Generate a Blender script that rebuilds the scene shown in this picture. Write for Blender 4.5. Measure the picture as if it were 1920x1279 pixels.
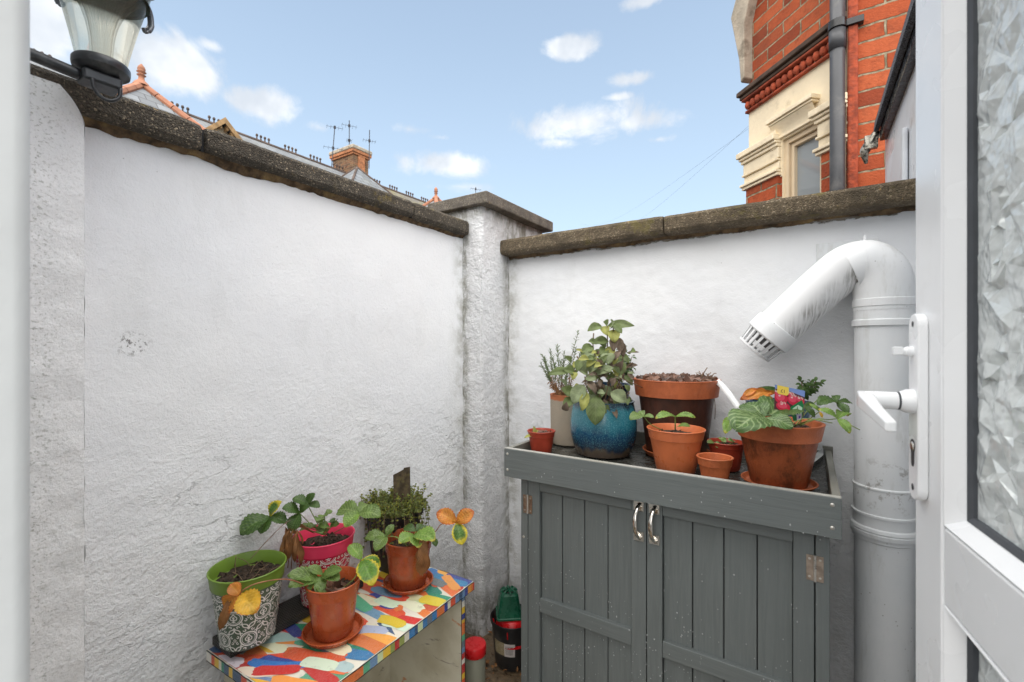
import bpy, math, random
from mathutils import Vector, noise
R = math.radians
S = bpy.context.scene
C = S.collection
for o in list(bpy.data.objects): bpy.data.objects.remove(o)

# ------------------------------------------------ camera, sky, sun, exposure
CAMZ = 1.3
YAW = R(33.1)
cs, sn = math.cos(YAW), math.sin(YAW)
cd = bpy.data.cameras.new('Camera'); cam = bpy.data.objects.new('Camera', cd); C.objects.link(cam)
cam.location = (0, 0, CAMZ); cam.rotation_euler = (R(90), 0, YAW)
cd.sensor_width = 36; cd.lens = 16.0; cd.shift_y = 0.0034
cd.clip_start = 0.02; cd.clip_end = 500
cd.dof.use_dof = True; cd.dof.focus_distance = 1.55; cd.dof.aperture_fstop = 7.1
S.camera = cam
S.view_settings.view_transform = 'Standard'; S.view_settings.look = 'None'
S.view_settings.exposure = 0.84; S.view_settings.gamma = 1
S.render.engine = 'CYCLES'; S.cycles.use_denoising = True
S.cycles.max_bounces = 10; S.cycles.transparent_max_bounces = 12
S.cycles.caustics_reflective = False; S.cycles.caustics_refractive = False

SUN_EL, SUN_AZ = 63, 146     # azimuth clockwise from +Y (north)
sd = Vector((math.sin(R(SUN_AZ))*math.cos(R(SUN_EL)), math.cos(R(SUN_AZ))*math.cos(R(SUN_EL)), math.sin(R(SUN_EL))))
ld = bpy.data.lights.new('Sun', 'SUN'); ld.energy = 3.5; ld.angle = R(112); ld.color = (1, 0.965, 0.92)
so = bpy.data.objects.new('Sun', ld); C.objects.link(so)
so.rotation_euler = sd.to_track_quat('Z', 'Y').to_euler()

def ray(px, py):
    u = (px-960)/853.; v = (646-py)/853.
    return Vector((cs*u-sn, sn*u+cs, v))
def at(px, py, d):            # point of the photograph at a real depth d (metres) from the doorway
    r = ray(px, py)*d; return Vector((r.x, r.y, CAMZ+r.z))
def atX(px, py, X): r = ray(px, py); return at(px, py, X/r.x)
def atY(px, py, Y): r = ray(px, py); return at(px, py, Y/r.y)
def atZ(px, py, Z): r = ray(px, py); return at(px, py, (Z-CAMZ)/r.z)

class NT:
    def __init__(s, nt): s.n = nt; s.n.nodes.clear()
    def add(s, t, **k):
        n = s.n.nodes.new(t)
        for a, b in k.items(): setattr(n, a, b)
        return n
    def put(s, sock, v):
        if hasattr(v, 'is_linked') or isinstance(v, bpy.types.NodeSocket): s.n.links.new(v, sock)
        elif v is not None: sock.default_value = v
    def math(s, op, a, b=None, c=None, clamp=False):
        n = s.add('ShaderNodeMath', operation=op, use_clamp=clamp)
        for i, v in enumerate((a, b, c)):
            if v is not None: s.put(n.inputs[i], v)
        return n.outputs[0]
    def vmath(s, op, a, b=None):
        n = s.add('ShaderNodeVectorMath', operation=op); s.put(n.inputs[0], a)
        if b is not None: s.put(n.inputs[1], b)
        return n.outputs['Value'] if op in ('LENGTH', 'DOT_PRODUCT') else n.outputs[0]
    def noise(s, vec, scale, detail=3, rough=.55, dist=0, out='Fac'):
        n = s.add('ShaderNodeTexNoise'); s.put(n.inputs['Vector'], vec)
        n.inputs['Scale'].default_value = scale; n.inputs['Detail'].default_value = detail
        n.inputs['Roughness'].default_value = rough; n.inputs['Distortion'].default_value = dist
        return n.outputs[out]
    def vor(s, vec, scale, out='Distance', feature='F1', rnd=1):
        n = s.add('ShaderNodeTexVoronoi', feature=feature); s.put(n.inputs['Vector'], vec)
        n.inputs['Scale'].default_value = scale; n.inputs['Randomness'].default_value = rnd
        return n.outputs[out]
    def mix(s, f, a, b, mode='MIX'):
        n = s.add('ShaderNodeMix', data_type='RGBA', blend_type=mode)
        s.put(n.inputs[0], f); s.put(n.inputs[6], c4(a)); s.put(n.inputs[7], c4(b)); return n.outputs[2]
    def ramp(s, f, stops, interp='LINEAR'):
        n = s.add('ShaderNodeValToRGB'); s.put(n.inputs[0], f); e = n.color_ramp; e.interpolation = interp
        while len(e.elements) < len(stops): e.elements.new(.5)
        for i, (p, c) in enumerate(stops): e.elements[i].position = p; e.elements[i].color = c4(c)
        return n.outputs[0]
    def mr(s, f, a, b, c=0., d=1., smooth=True):
        n = s.add('ShaderNodeMapRange', interpolation_type='SMOOTHSTEP' if smooth else 'LINEAR')
        s.put(n.inputs[0], f)
        for i, v in enumerate((a, b, c, d)): s.put(n.inputs[i+1], v)
        return n.outputs[0]
    def sep(s, v):
        n = s.add('ShaderNodeSeparateXYZ'); s.put(n.inputs[0], v); return n.outputs
    def comb(s, x, y, z):
        n = s.add('ShaderNodeCombineXYZ')
        for i, v in enumerate((x, y, z)): s.put(n.inputs[i], v)
        return n.outputs[0]
    def bump(s, h, dist, strength=1, nrm=None):
        n = s.add('ShaderNodeBump'); s.put(n.inputs['Height'], h)
        n.inputs['Distance'].default_value = dist; n.inputs['Strength'].default_value = strength
        if nrm is not None: s.put(n.inputs['Normal'], nrm)
        return n.outputs[0]
def c4(c):
    if isinstance(c, (tuple, list)) and len(c) == 3: return (*c, 1)
    return c

W = bpy.data.worlds.new('World'); S.world = W; W.use_nodes = True
t = NT(W.node_tree)
sky = t.add('ShaderNodeTexSky', sky_type='NISHITA')
sky.sun_disc = False; sky.sun_elevation = R(SUN_EL); sky.sun_rotation = R(SUN_AZ)
sky.air_density = 1.0; sky.dust_density = 1.2; sky.ozone_density = 2.0
SKYK = 0.110
tc = t.add('ShaderNodeTexCoord').outputs['Generated']
xyz = t.sep(tc)
az = t.math('ARCTAN2', xyz[0], xyz[1]); el = t.math('ARCSINE', xyz[2])
nz = t.noise(tc, 8.5, 9, .64, .35); nz2 = t.noise(tc, 3.0, 4, .5)
# cumulus clouds at fixed compass directions: azimuth, elevation, half width, half height (degrees), density
CL = []
def cloud(px, py, w, h, k=1.0):
    r = ray(px, py).normalized(); r2 = ray(px+w/2, py).normalized(); r3 = ray(px, py-h/2).normalized()
    CL.append((math.atan2(r.x, r.y), math.asin(r.z), abs(math.atan2(r2.x, r2.y)-math.atan2(r.x, r.y)), abs(math.asin(r3.z)-math.asin(r.z)), k))
for a in ((1090, 228, 300, 84, 1), (1190, 228, 170, 50, .8), (1065, 88, 100, 50, 1), (480, 192, 140, 74, 1), (320, 120, 230, 130, 1.15),
          (215, 70, 150, 170, 1), (90, 45, 130, 150, 1.2), (832, 308, 180, 56, 1), (1180, 150, 90, 26, .8), (395, 85, 70, 34, .7), (1155, 183, 70, 20, .7),
          (600, 240, 60, 24, .5), (770, 243, 90, 24, .5), (1050, 268, 100, 26, .7), (1210, 2, 90, 30, .9), (825, 258, 60, 18, .5),
          (1235, 262, 60, 16, .5), (860, 350, 120, 18, .4), (-300, 150, 300, 160, 1.2), (2300, 200, 400, 160, 1)): cloud(*a)
m = None; low = None
for a, e, wa, he, k in CL:
    v = t.vmath('MULTIPLY', t.vmath('SUBTRACT', t.comb(az, el, 0), (a, e, 0)), (1/(wa*1.25), 1/(he*1.25), 0))
    d = t.math('MULTIPLY', t.math('SUBTRACT', 1.0, t.vmath('LENGTH', v)), k)
    m = d if m is None else t.math('MAXIMUM', m, d)
dens = t.mr(t.math('ADD', m, t.math('MULTIPLY', t.math('SUBTRACT', nz, .5), 2.3)), .08, .70)
shade = t.mr(t.noise(t.vmath('ADD', tc, (0, 0, .035)), 9, 4, .55), .35, .7)
ccol = t.mix(shade, (3.9, 4.2, 4.6), (6.0, 6.1, 6.2))
hazef = t.mr(el, 0.0, .85, .62, .30)
base = t.mix(hazef, sky.outputs[0], (4.6, 5.7, 6.5))
col = t.mix(t.math('MULTIPLY', dens, .93), base, ccol)
# broken white cloud added out of view, overhead and behind, as neutral fill light
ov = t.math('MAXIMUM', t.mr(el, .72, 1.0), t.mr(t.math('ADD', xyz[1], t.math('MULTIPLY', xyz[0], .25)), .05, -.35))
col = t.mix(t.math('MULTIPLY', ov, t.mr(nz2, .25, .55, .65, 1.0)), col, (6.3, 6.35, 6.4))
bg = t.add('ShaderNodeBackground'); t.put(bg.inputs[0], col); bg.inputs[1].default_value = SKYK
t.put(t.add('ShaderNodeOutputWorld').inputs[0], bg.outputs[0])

# ------------------------------------------------ mesh helpers
class MB:
    def __init__(s): s.v = []; s.f = []; s.uv = []; s.m = []; s.c = []; s.s = []; s.M = 0; s.col = (1, 1, 1); s.sm = False
    def face(s, idx, uv=None):
        s.f.append(tuple(idx)); s.uv.append(uv or [(0, 0)]*len(idx)); s.m.append(s.M); s.c.append(s.col); s.s.append(s.sm)
    def poly(s, pts, uv=None):
        b = len(s.v); s.v += [Vector(p) for p in pts]; s.face(range(b, b+len(pts)), uv)
    def box(s, x0, x1, y0, y1, z0, z1, P=None):
        q = [(x0, y0, z0), (x1, y0, z0), (x1, y1, z0), (x0, y1, z0), (x0, y0, z1), (x1, y0, z1), (x1, y1, z1), (x0, y1, z1)]
        b = len(s.v); s.v += [(P(*p) if P else Vector(p)) for p in q]
        for f in ((3, 2, 1, 0), (4, 5, 6, 7), (0, 1, 5, 4), (1, 2, 6, 5), (2, 3, 7, 6), (3, 0, 4, 7)):
            uv = []
            for i in f:
                p = q[i]
                uv.append((p[0]+p[1], p[2]) if f not in ((3, 2, 1, 0), (4, 5, 6, 7)) else (p[0], p[1]))
            s.face([b+i for i in f], uv)
    def prism(s, pts, vec):       # closed outline pts extruded along vec
        b = len(s.v); n = len(pts); vec = Vector(vec)
        s.v += [Vector(p) for p in pts]+[Vector(p)+vec for p in pts]
        s.face(range(b+n-1, b-1, -1)); s.face(range(b+n, b+2*n))
        for i in range(n): j = (i+1) % n; s.face((b+i, b+j, b+n+j, b+n+i))
    def grid(s, fn, nu, nv, closeu=False, uvs=(1, 1)):
        b = len(s.v); cu = nu if closeu else nu+1
        for j in range(nv+1):
            for i in range(cu): s.v.append(Vector(fn(i/nu, j/nv)))
        for j in range(nv):
            for i in range(nu):
                i2 = (i+1) % cu
                s.face((b+j*cu+i, b+j*cu+i2, b+(j+1)*cu+i2, b+(j+1)*cu+i),
                       [(i/nu*uvs[0], j/nv*uvs[1]), ((i+1)/nu*uvs[0], j/nv*uvs[1]), ((i+1)/nu*uvs[0], (j+1)/nv*uvs[1]), (i/nu*uvs[0], (j+1)/nv*uvs[1])])
    def tube(s, path, rad, n=8, caps=True, sx=1.0):
        path = [Vector(p) for p in path]; b = len(s.v); m = len(path)
        rs = list(rad) if isinstance(rad, (list, tuple)) else [rad]*m
        if len(rs) != m:
            q = len(rs)-1; rs = [rs[int(i/(m-1)*q)]+(rs[min(q, int(i/(m-1)*q)+1)]-rs[int(i/(m-1)*q)])*(i/(m-1)*q % 1) for i in range(m)]
        ref = None; L = 0
        for k, p in enumerate(path):
            d = (path[min(k+1, m-1)]-path[max(k-1, 0)]).normalized()
            if ref is None:
                ref = d.orthogonal().normalized()
            ref = (ref-d*ref.dot(d)).normalized(); bi = d.cross(ref)
            for i in range(n):
                a = 2*math.pi*i/n; s.v.append(p+(ref*math.cos(a)*sx+bi*math.sin(a))*rs[k])
        for k in range(m-1):
            dl = (path[k+1]-path[k]).length
            for i in range(n):
                j = (i+1) % n; s.face((b+k*n+i, b+k*n+j, b+(k+1)*n+j, b+(k+1)*n+i), [(i/n, L), ((i+1)/n, L), ((i+1)/n, L+dl), (i/n, L+dl)])
            L += dl
        if caps: s.face(range(b+n-1, b-1, -1)); s.face(range(b+(m-1)*n, b+m*n))
    def lathe(s, prof, c=(0, 0, 0), n=40, ax=None, ex=1.0):
        # profile list of (r, z); r 0 closes; ax axis direction
        c = Vector(c); Z = Vector(ax or (0, 0, 1)).normalized(); X = Z.orthogonal().normalized() if ax else Vector((1, 0, 0)); Y = Z.cross(X)
        b = len(s.v)
        for r, z in prof:
            for i in range(n):
                a = 2*math.pi*i/n; s.v.append(c+Z*z+(X*math.cos(a)*ex+Y*math.sin(a))*max(r, 1e-5))
        for k in range(len(prof)-1):
            for i in range(n):
                j = (i+1) % n
                s.face((b+k*n+i, b+k*n+j, b+(k+1)*n+j, b+(k+1)*n+i), [(i/n, prof[k][1]), ((i+1)/n, prof[k][1]), ((i+1)/n, prof[k+1][1]), (i/n, prof[k+1][1])])
    def build(s, name, mats, parent=None, smooth=None, bevel=0, loc=None, angle=None, seg=2, label=None):
        me = bpy.data.meshes.new(name)
        off = Vector((0, 0, 0)); p = parent
        while p is not None: off += p.location; p = p.parent
        if loc is not None: loc = Vector(loc); off = off+loc
        me.from_pydata([v-off for v in s.v], [], s.f)
        me.uv_layers.new(name='UVMap'); me.color_attributes.new('Col', 'FLOAT_COLOR', 'CORNER')
        uvl = me.uv_layers['UVMap'].data; ca = me.color_attributes['Col'].data
        k = 0; uvf = []; cf = []
        for uv, c in zip(s.uv, s.c):
            for a in uv: uvf += [a[0], a[1]]; cf += [c[0], c[1], c[2], 1]
        uvl.foreach_set('uv', uvf); ca.foreach_set('color', cf)
        if not isinstance(mats, (list, tuple)): mats = [mats]
        for q in mats: me.materials.append(q)
        me.polygons.foreach_set('material_index', s.m)
        me.polygons.foreach_set('use_smooth', [bool(smooth)]*len(s.f) if smooth is not None else s.s)
        me.update()
        o = bpy.data.objects.new(name, me); C.objects.link(o)
        if loc is not None: o.location = loc
        if parent is not None: o.parent = parent
        if smooth and angle:
            me.set_sharp_from_angle(angle=R(angle))
        if bevel:
            b = o.modifiers.new('Bevel', 'BEVEL'); b.width = bevel; b.segments = seg; b.limit_method = 'ANGLE'; b.angle_limit = R(35)
            me.polygons.foreach_set('use_smooth', [True]*len(s.f)); b.harden_normals = True
        if label: o['label'] = label
        return o
def tag(o, label=None, cat=None, group=None, kind=None):
    for k, v in (('label', label), ('category', cat), ('group', group), ('kind', kind)):
        if v: o[k] = v
    return o
def thing(name, label, cat, loc=(0, 0, 0), group=None):
    o = bpy.data.objects.new(name, None); C.objects.link(o); o.location = loc; o.empty_display_size = .05
    return tag(o, label, cat, group)
def nz3(x, y, z): return noise.noise(Vector((x, y, z)))
def fbm(x, y, z, o=4):
    a = 0; k = 1
    for i in range(o): a += k*noise.noise(Vector((x, y, z))*(2**i)); k *= .5
    return a
def smooth_path(pts, n=6):       # Catmull-Rom
    P = [Vector(p) for p in pts]; P = [P[0]*2-P[1]]+P+[P[-1]*2-P[-2]]; o = []
    for i in range(1, len(P)-2):
        for k in range(n):
            u = k/n; o.append(.5*((2*P[i])+(P[i+1]-P[i-1])*u+(2*P[i-1]-5*P[i]+4*P[i+1]-P[i+2])*u*u+(3*P[i]-P[i-1]-3*P[i+1]+P[i+2])*u**3))
    o.append(P[-2]); return o

# ------------------------------------------------ materials
def mat(name, fn):
    m = bpy.data.materials.new(name); m.use_nodes = True; t = NT(m.node_tree)
    b = t.add('ShaderNodeBsdfPrincipled'); o = t.add('ShaderNodeOutputMaterial'); t.n.links.new(b.outputs[0], o.inputs[0])
    def put(k, v): t.put(b.inputs[k], c4(v))
    b.inputs['Specular IOR Level'].default_value = .4
    fn(t, put, b, o); return m
def geo(t): return t.add('ShaderNodeNewGeometry').outputs['Position']
def uvn(t): return t.add('ShaderNodeUVMap').outputs[0]
def simple(name, c, rough=.5, metal=0, var=.12, scale=30, bump=.0, bscale=200, spec=.4, dirt=None, dscale=6, coat=0):
    def f(t, put, b, o):
        P = geo(t); n = t.noise(P, scale, 4)
        k = tuple(x*(1-var) for x in c); k2 = tuple(min(1, x*(1+var)) for x in c)
        col = t.mix(t.mr(n, .3, .7), k, k2)
        if dirt:
            col = t.mix(t.math('MULTIPLY', t.mr(t.noise(P, dscale, 6, .65), .52, .72), dirt[3] if len(dirt) > 3 else .7), col, dirt[:3])
        put('Base Color', col); put('Metallic', metal); put('Specular IOR Level', spec); put('Coat Weight', coat)
        put('Roughness', t.mr(t.noise(P, scale*2, 3), .3, .7, max(.03, rough-.08), min(1, rough+.08)))
        if bump: put('Normal', t.bump(t.noise(P, bscale, 4), bump))
    return mat(name, f)

def plaster_fn(axis, rough_low):
    # painted rough render; axis 0: wall in the YZ plane, 1: wall in the XZ plane
    def f(t, put, b, o):
        P = geo(t); x = t.sep(P); h = x[2]; s = x[1] if axis == 0 else x[0]
        n1 = t.noise(P, 1.6, 5, .6); n2 = t.noise(P, 22, 5, .65); n3 = t.noise(P, 80, 4, .7); n4 = t.noise(P, 300, 2, .5)
        n5 = t.noise(t.vmath('MULTIPLY', P, (1, 1, .35)), 8, 6, .65)
        col = t.mix(t.mr(n1, .3, .7), (.80, .815, .835), (.86, .87, .875))
        col = t.mix(t.math('MULTIPLY', t.mr(n5, .52, .72), .18), col, (.60, .61, .60))
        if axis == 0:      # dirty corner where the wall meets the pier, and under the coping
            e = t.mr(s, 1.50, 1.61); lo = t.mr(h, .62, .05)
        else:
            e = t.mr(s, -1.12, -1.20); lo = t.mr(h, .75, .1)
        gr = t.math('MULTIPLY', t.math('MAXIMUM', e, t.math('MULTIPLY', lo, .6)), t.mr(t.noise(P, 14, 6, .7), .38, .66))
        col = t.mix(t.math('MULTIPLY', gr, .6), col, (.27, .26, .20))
        top = 1.80 if axis == 0 else 1.72
        u = t.mr(h, top-.055, top-.003)
        pe = t.mr(t.math('ADD', t.math('MULTIPLY', u, .55), t.math('MULTIPLY', t.noise(t.vmath('MULTIPLY', P, (1, 1, 2.2)), 16, 6, .7), .7)), .80, .86)
        col = t.mix(t.math('MULTIPLY', pe, .85), col, (.21, .165, .11))
        sp = t.mr(t.vor(P, 33), .06, .03); sp = t.math('MULTIPLY', sp, t.mr(t.noise(P, 6, 3), .5, .62))
        col = t.mix(t.math('MULTIPLY', sp, .6), col, (.2, .2, .19))
        if axis == 0:     # a scuffed patch and a fine crack
            dd = t.vmath('LENGTH', t.vmath('MULTIPLY', t.vmath('SUBTRACT', P, tuple(SCUFF)), (0, 22, 26)))
            sc = t.math('MULTIPLY', t.mr(dd, 1, .3), t.mr(t.noise(P, 110, 4, .75), .53, .57))
            col = t.mix(t.math('MULTIPLY', sc, .85), col, (.16, .15, .14))
        put('Base Color', col); put('Roughness', .88); put('Specular IOR Level', .2)
        ridge = t.math('ABSOLUTE', t.math('SUBTRACT', t.noise(t.vmath('MULTIPLY', P, (1, .6, 2)), 9, 5, .6), .5))
        crack = t.math('MULTIPLY', t.mr(ridge, .012, .0), t.math('MULTIPLY', t.mr(t.noise(P, 2.2, 2), .50, .60), t.mr(h, 1.15, .8)))
        lowr = t.mr(h, 1.35, .45, .22, 1.0)
        r2 = t.math('MULTIPLY', n2, lowr)
        hgt = t.math('ADD', t.math('ADD', t.math('MULTIPLY', r2, 1.0), t.math('MULTIPLY', t.math('MULTIPLY', n3, 1.3), lowr)), t.math('SUBTRACT', t.math('MULTIPLY', n4, .14), t.math('MULTIPLY', crack, .55)))
        hgt = t.math('ADD', hgt, t.math('MULTIPLY', pe, -1.2)); hgt = t.math('ADD', hgt, t.math('MULTIPLY', t.math('MULTIPLY', t.noise(P, 7, 4, .6, .6), 2.2), lowr))
        put('Normal', t.bump(hgt, rough_low, 1))
    return f
SCUFF = atX(250, 645, -1.31)
M = {}
M['plaster_y'] = mat('left wall render', plaster_fn(0, .0058))
M['plaster_x'] = mat('back wall render', plaster_fn(1, .0048))
def pierf(t, put, b, o):
    P = geo(t); x = t.sep(P); n2 = t.noise(P, 26, 5, .7); n3 = t.noise(P, 95, 4, .7)
    col = t.mix(t.mr(t.noise(P, 5, 4), .3, .7), (.80, .81, .82), (.87, .87, .875))
    # green-brown staining in the two corners, below the cap and near the ground
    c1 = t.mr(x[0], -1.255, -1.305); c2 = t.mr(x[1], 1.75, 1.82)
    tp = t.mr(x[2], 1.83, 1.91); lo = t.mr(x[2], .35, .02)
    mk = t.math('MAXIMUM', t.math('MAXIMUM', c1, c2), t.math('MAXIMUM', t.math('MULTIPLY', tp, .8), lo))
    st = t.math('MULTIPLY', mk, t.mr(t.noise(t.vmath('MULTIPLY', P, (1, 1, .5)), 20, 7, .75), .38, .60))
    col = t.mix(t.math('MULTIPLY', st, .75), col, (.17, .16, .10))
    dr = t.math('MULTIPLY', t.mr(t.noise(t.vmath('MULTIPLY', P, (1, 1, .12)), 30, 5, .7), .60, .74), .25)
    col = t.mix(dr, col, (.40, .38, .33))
    put('Base Color', col); put('Roughness', .9); put('Specular IOR Level', .2)
    put('Normal', t.bump(t.math('ADD', t.mr(n2, .3, .7), t.math('MULTIPLY', n3, 1.3)), .0075))
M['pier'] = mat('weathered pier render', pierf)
def nibf(t, put, b, o):
    P = geo(t); n = t.noise(P, 120, 5, .75); n2 = t.noise(P, 40, 4, .7)
    yy = t.sep(P)[1]; lf_ = t.mr(yy, .29, .20, .25, 1.0)
    pit = t.math('MULTIPLY', t.mr(t.noise(t.vmath('MULTIPLY', P, (1, .9, 1.2)), 150, 4, .7), .54, .64), lf_)
    col = t.mix(pit, (.92, .92, .92), (.46, .46, .43))
    col = t.mix(t.math('MULTIPLY', t.mr(t.noise(P, 9, 5, .7), .55, .7), .25), col, (.33, .32, .28))
    put('Base Color', col); put('Roughness', .95); put('Normal', t.bump(t.math('ADD', n, n2), .003))
M['nib'] = mat('pitted render', nibf)
M['jamb'] = simple('smooth painted wall', (.64, .66, .66), .6, var=.03, scale=7, bump=.0006, bscale=60, dirt=(.5, .5, .48, .35), dscale=4)
def copef(base, moss, amt):
    def f(t, put, b, o):
        P = geo(t); v = t.vor(P, 260, 'Color'); vv = t.sep(v)[0]; vd = t.vor(P, 260)
        c = t.ramp(vv, [(0, tuple(x*.6 for x in base)), (.55, base), (.90, tuple(x*1.3 for x in base)), (.99, (.36, .29, .20))])
        c = t.mix(t.mr(t.noise(P, 14, 6, .7), .42, .68), c, tuple(x*.55 for x in base))
        c = t.mix(t.math('MULTIPLY', t.mr(t.noise(P, 9, 6, .75), .56, .66), amt), c, moss)
        c = t.mix(t.math('MULTIPLY', t.mr(t.noise(P, 31, 4, .7), .66, .72), .6), c, (.45, .30, .13))
        put('Base Color', c); put('Roughness', .85)
        put('Normal', t.bump(t.math('ADD', t.math('MULTIPLY', vd, -.8), t.noise(P, 60, 5, .7)), .006))
    return f
M['cope'] = mat('pebbly dark coping concrete', copef((.095, .080, .060), (.20, .15, .035), .6))
M['cope2'] = mat('mossy coping concrete', copef((.15, .115, .072), (.17, .14, .045), .7))
M['cap'] = mat('weathered cap stone', copef((.20, .175, .145), (.15, .13, .08), .4))
M['mortar'] = simple('brown mortar bed', (.115, .075, .04), .9, var=.6, scale=40, bump=.006, bscale=90, dirt=(.30, .20, .08, .7), dscale=12)
M['white'] = simple('white door plastic', (.80, .81, .82), .28, var=.015, scale=3, spec=.5, dirt=(.62, .62, .60, .25), dscale=9)
M['gasket'] = simple('dark gasket rubber', (.055, .06, .068), .5)
M['panel'] = simple('white plastic cladding', (.70, .73, .77), .35, var=.03, scale=4, dirt=(.45, .46, .46, .4))
def pipef(t, put, b, o):
    P = geo(t); x = t.sep(P)
    col = t.mix(t.mr(t.noise(P, 4, 4), .3, .7), (.70, .725, .74), (.78, .79, .795))
    st = t.math('MULTIPLY', t.mr(t.noise(t.vmath('MULTIPLY', P, (1, 1, .25)), 18, 6, .7), .54, .70), .4)
    col = t.mix(st, col, (.50, .50, .47))
    sp = t.math('MULTIPLY', t.mr(t.vor(P, 42), .10, .05), t.mr(t.noise(P, 5, 3), .48, .56))
    col = t.mix(t.math('MULTIPLY', sp, .6), col, (.24, .23, .20))
    gr = t.math('MULTIPLY', t.mr(t.math('ABSOLUTE', t.math('SUBTRACT', x[2], .90)), .10, .02), t.mr(t.noise(P, 34, 6, .75), .54, .62))
    col = t.mix(t.math('MULTIPLY', gr, .6), col, (.22, .20, .17))
    put('Base Color', col); put('Roughness', .42)
    put('Normal', t.bump(t.noise(t.vmath('MULTIPLY', P, (1, 1, .3)), 40, 4), .0012))
M['pipe'] = mat('painted soil pipe', pipef)
def armf(t, put, b, o):      # grimy streaks running across the underside of the sloping arm
    P = geo(t); U = t.sep(uvn(t))
    col = t.mix(t.mr(t.noise(P, 5, 4), .3, .7), (.74, .75, .755), (.81, .815, .815))
    a = t.math('ABSOLUTE', t.math('SUBTRACT', U[0], DIRTU)); a = t.math('MINIMUM', a, t.math('SUBTRACT', 1.0, a))
    w = t.math('MULTIPLY', t.mr(a, .13, .03), t.mr(t.noise(P, 9, 3), .30, .55))
    stv = t.noise(t.comb(t.math('MULTIPLY', U[0], 3.), t.math('ADD', t.math('MULTIPLY', U[1], 60.), t.math('MULTIPLY', U[0], 25.)), 0), 1.6, 5, .7)
    col = t.mix(t.math('MULTIPLY', t.math('MULTIPLY', w, t.mr(stv, .43, .57)), .75), col, (.15, .14, .12))
    put('Base Color', col); put('Roughness', .42)
DIRTU = .0
M['dark'] = simple('dark void', (.02, .02, .02), .8)
def woodf(c, c2, grain_axis, bumpd=.0009, rough=.5, streak=.16):
    def f(t, put, b, o):
        P = geo(t); s = [60, 60, 60]; s[grain_axis] = 3.0
        n = t.noise(t.vmath('MULTIPLY', P, tuple(s)), 1.6, 5, .65, 1.0); n2 = t.noise(P, 5, 4)
        col = t.mix(t.mr(n, .3, .7), tuple(x*(1-streak) for x in c), c)
        col = t.mix(t.math('MULTIPLY', t.mr(n2, .45, .7), .5), col, c2)
        put('Base Color', col); put('Roughness', rough); put('Normal', t.bump(n, bumpd))
    return f
GP, GP2 = (.148, .166, .163), (.120, .136, .135)
M['paintx'] = mat('grey painted board along x', woodf(GP, GP2, 0))
M['paintz'] = mat('grey painted board upright', woodf(GP, GP2, 2))
M['painty'] = mat('worn grey board along y', woodf((.20, .20, .175), (.12, .105, .07), 1, .002))
M['wornedge'] = mat('worn pale wood edge', woodf((.40, .40, .37), (.26, .24, .18), 0, .002))
M['chrome'] = simple('polished nickel', (.78, .74, .68), .16, 1, var=.1, scale=60, bump=.0004, bscale=90)
M['hinge'] = simple('tarnished brass hinge', (.40, .33, .27), .38, 1, var=.25, scale=60)
M['screw'] = simple('pale steel screw', (.62, .60, .55), .35, .8)
M['zinc'] = simple('wet dark zinc liner', (.045, .045, .04), .25, 0, var=.5, scale=18, bump=.002, bscale=60, spec=.7, dirt=(.16, .16, .15, .5), dscale=30)
M['soil'] = simple('potting soil', (.045, .03, .02), .95, var=.6, scale=90, bump=.006, bscale=150)
M['bark'] = simple('wet bark chips', (.13, .062, .038), .5, var=.6, scale=30, bump=.002, bscale=80, spec=.6)
M['twig'] = simple('dry brown stem', (.17, .11, .065), .7, var=.4, scale=60)
M['greenstem'] = simple('green stem', (.20, .26, .07), .5, var=.3, scale=50)
M['redstem'] = simple('reddish runner', (.32, .13, .07), .5, var=.3, scale=50)
def terra(name, c, rough=.75, stain=(.2, .09, .05), amt=.5, light=(.5, .36, .28), lamt=.25, spec=.3, bumpd=.0008):
    def f(t, put, b, o):
        P = geo(t)
        col = t.mix(t.mr(t.noise(P, 12, 5), .3, .7), tuple(x*.82 for x in c), tuple(x*1.08 for x in c))
        col = t.mix(t.math('MULTIPLY', t.mr(t.noise(t.vmath('MULTIPLY', P, (1, 1, .6)), 16, 6, .7), .42, .62), amt), col, stain)
        col = t.mix(t.math('MULTIPLY', t.mr(t.noise(t.vmath('ADD', P, (3, 1, 2)), 22, 6, .7), .56, .74), lamt), col, light)
        put('Base Color', col); put('Roughness', t.mr(t.noise(P, 30, 4), .3, .7, rough-.12, rough+.1)); put('Specular IOR Level', spec)
        put('Normal', t.bump(t.noise(P, 160, 4, .6), bumpd))
    return mat(name, f)
M['plas_orange'] = terra('orange plastic pot', (.62, .17, .062), .38, (.46, .11, .04), .35, (.58, .26, .15), .25, .45, .0003)
M['plas_terra'] = terra('terracotta plastic pot', (.48, .105, .034), .30, (.30, .06, .020), .5, (.45, .17, .09), .25, .5, .0003)
M['plas_terra2'] = terra('darker terracotta plastic pot', (.40, .085, .030), .27, (.20, .045, .018), .6, (.42, .17, .08), .3, .5, .0003)
M['clay'] = terra('wet terracotta clay', (.34, .085, .030), .42, (.085, .030, .013), .9, (.27, .14, .06), .4, .45, .0012)
M['clayrim'] = terra('terracotta clay rim', (.50, .135, .048), .5, (.32, .08, .03), .6, (.5, .22, .11), .3, .45, .001)
M['clay_small'] = terra('bright clay', (.56, .15, .052), .55, (.33, .085, .03), .6, (.58, .28, .14), .3, .4, .001)
M['brownpot'] = terra('dark brown plastic', (.085, .030, .018), .4, (.03, .015, .01), .6, (.15, .06, .03), .3, .5, .0004)
M['redpot'] = simple('dull red plastic', (.34, .045, .022), .4, var=.15, scale=20)
M['redbright'] = simple('red plastic', (.55, .012, .016), .3, var=.1, scale=20)
M['green_plastic'] = simple('dark green plastic', (.008, .085, .045), .3, var=.2, scale=20)
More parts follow.
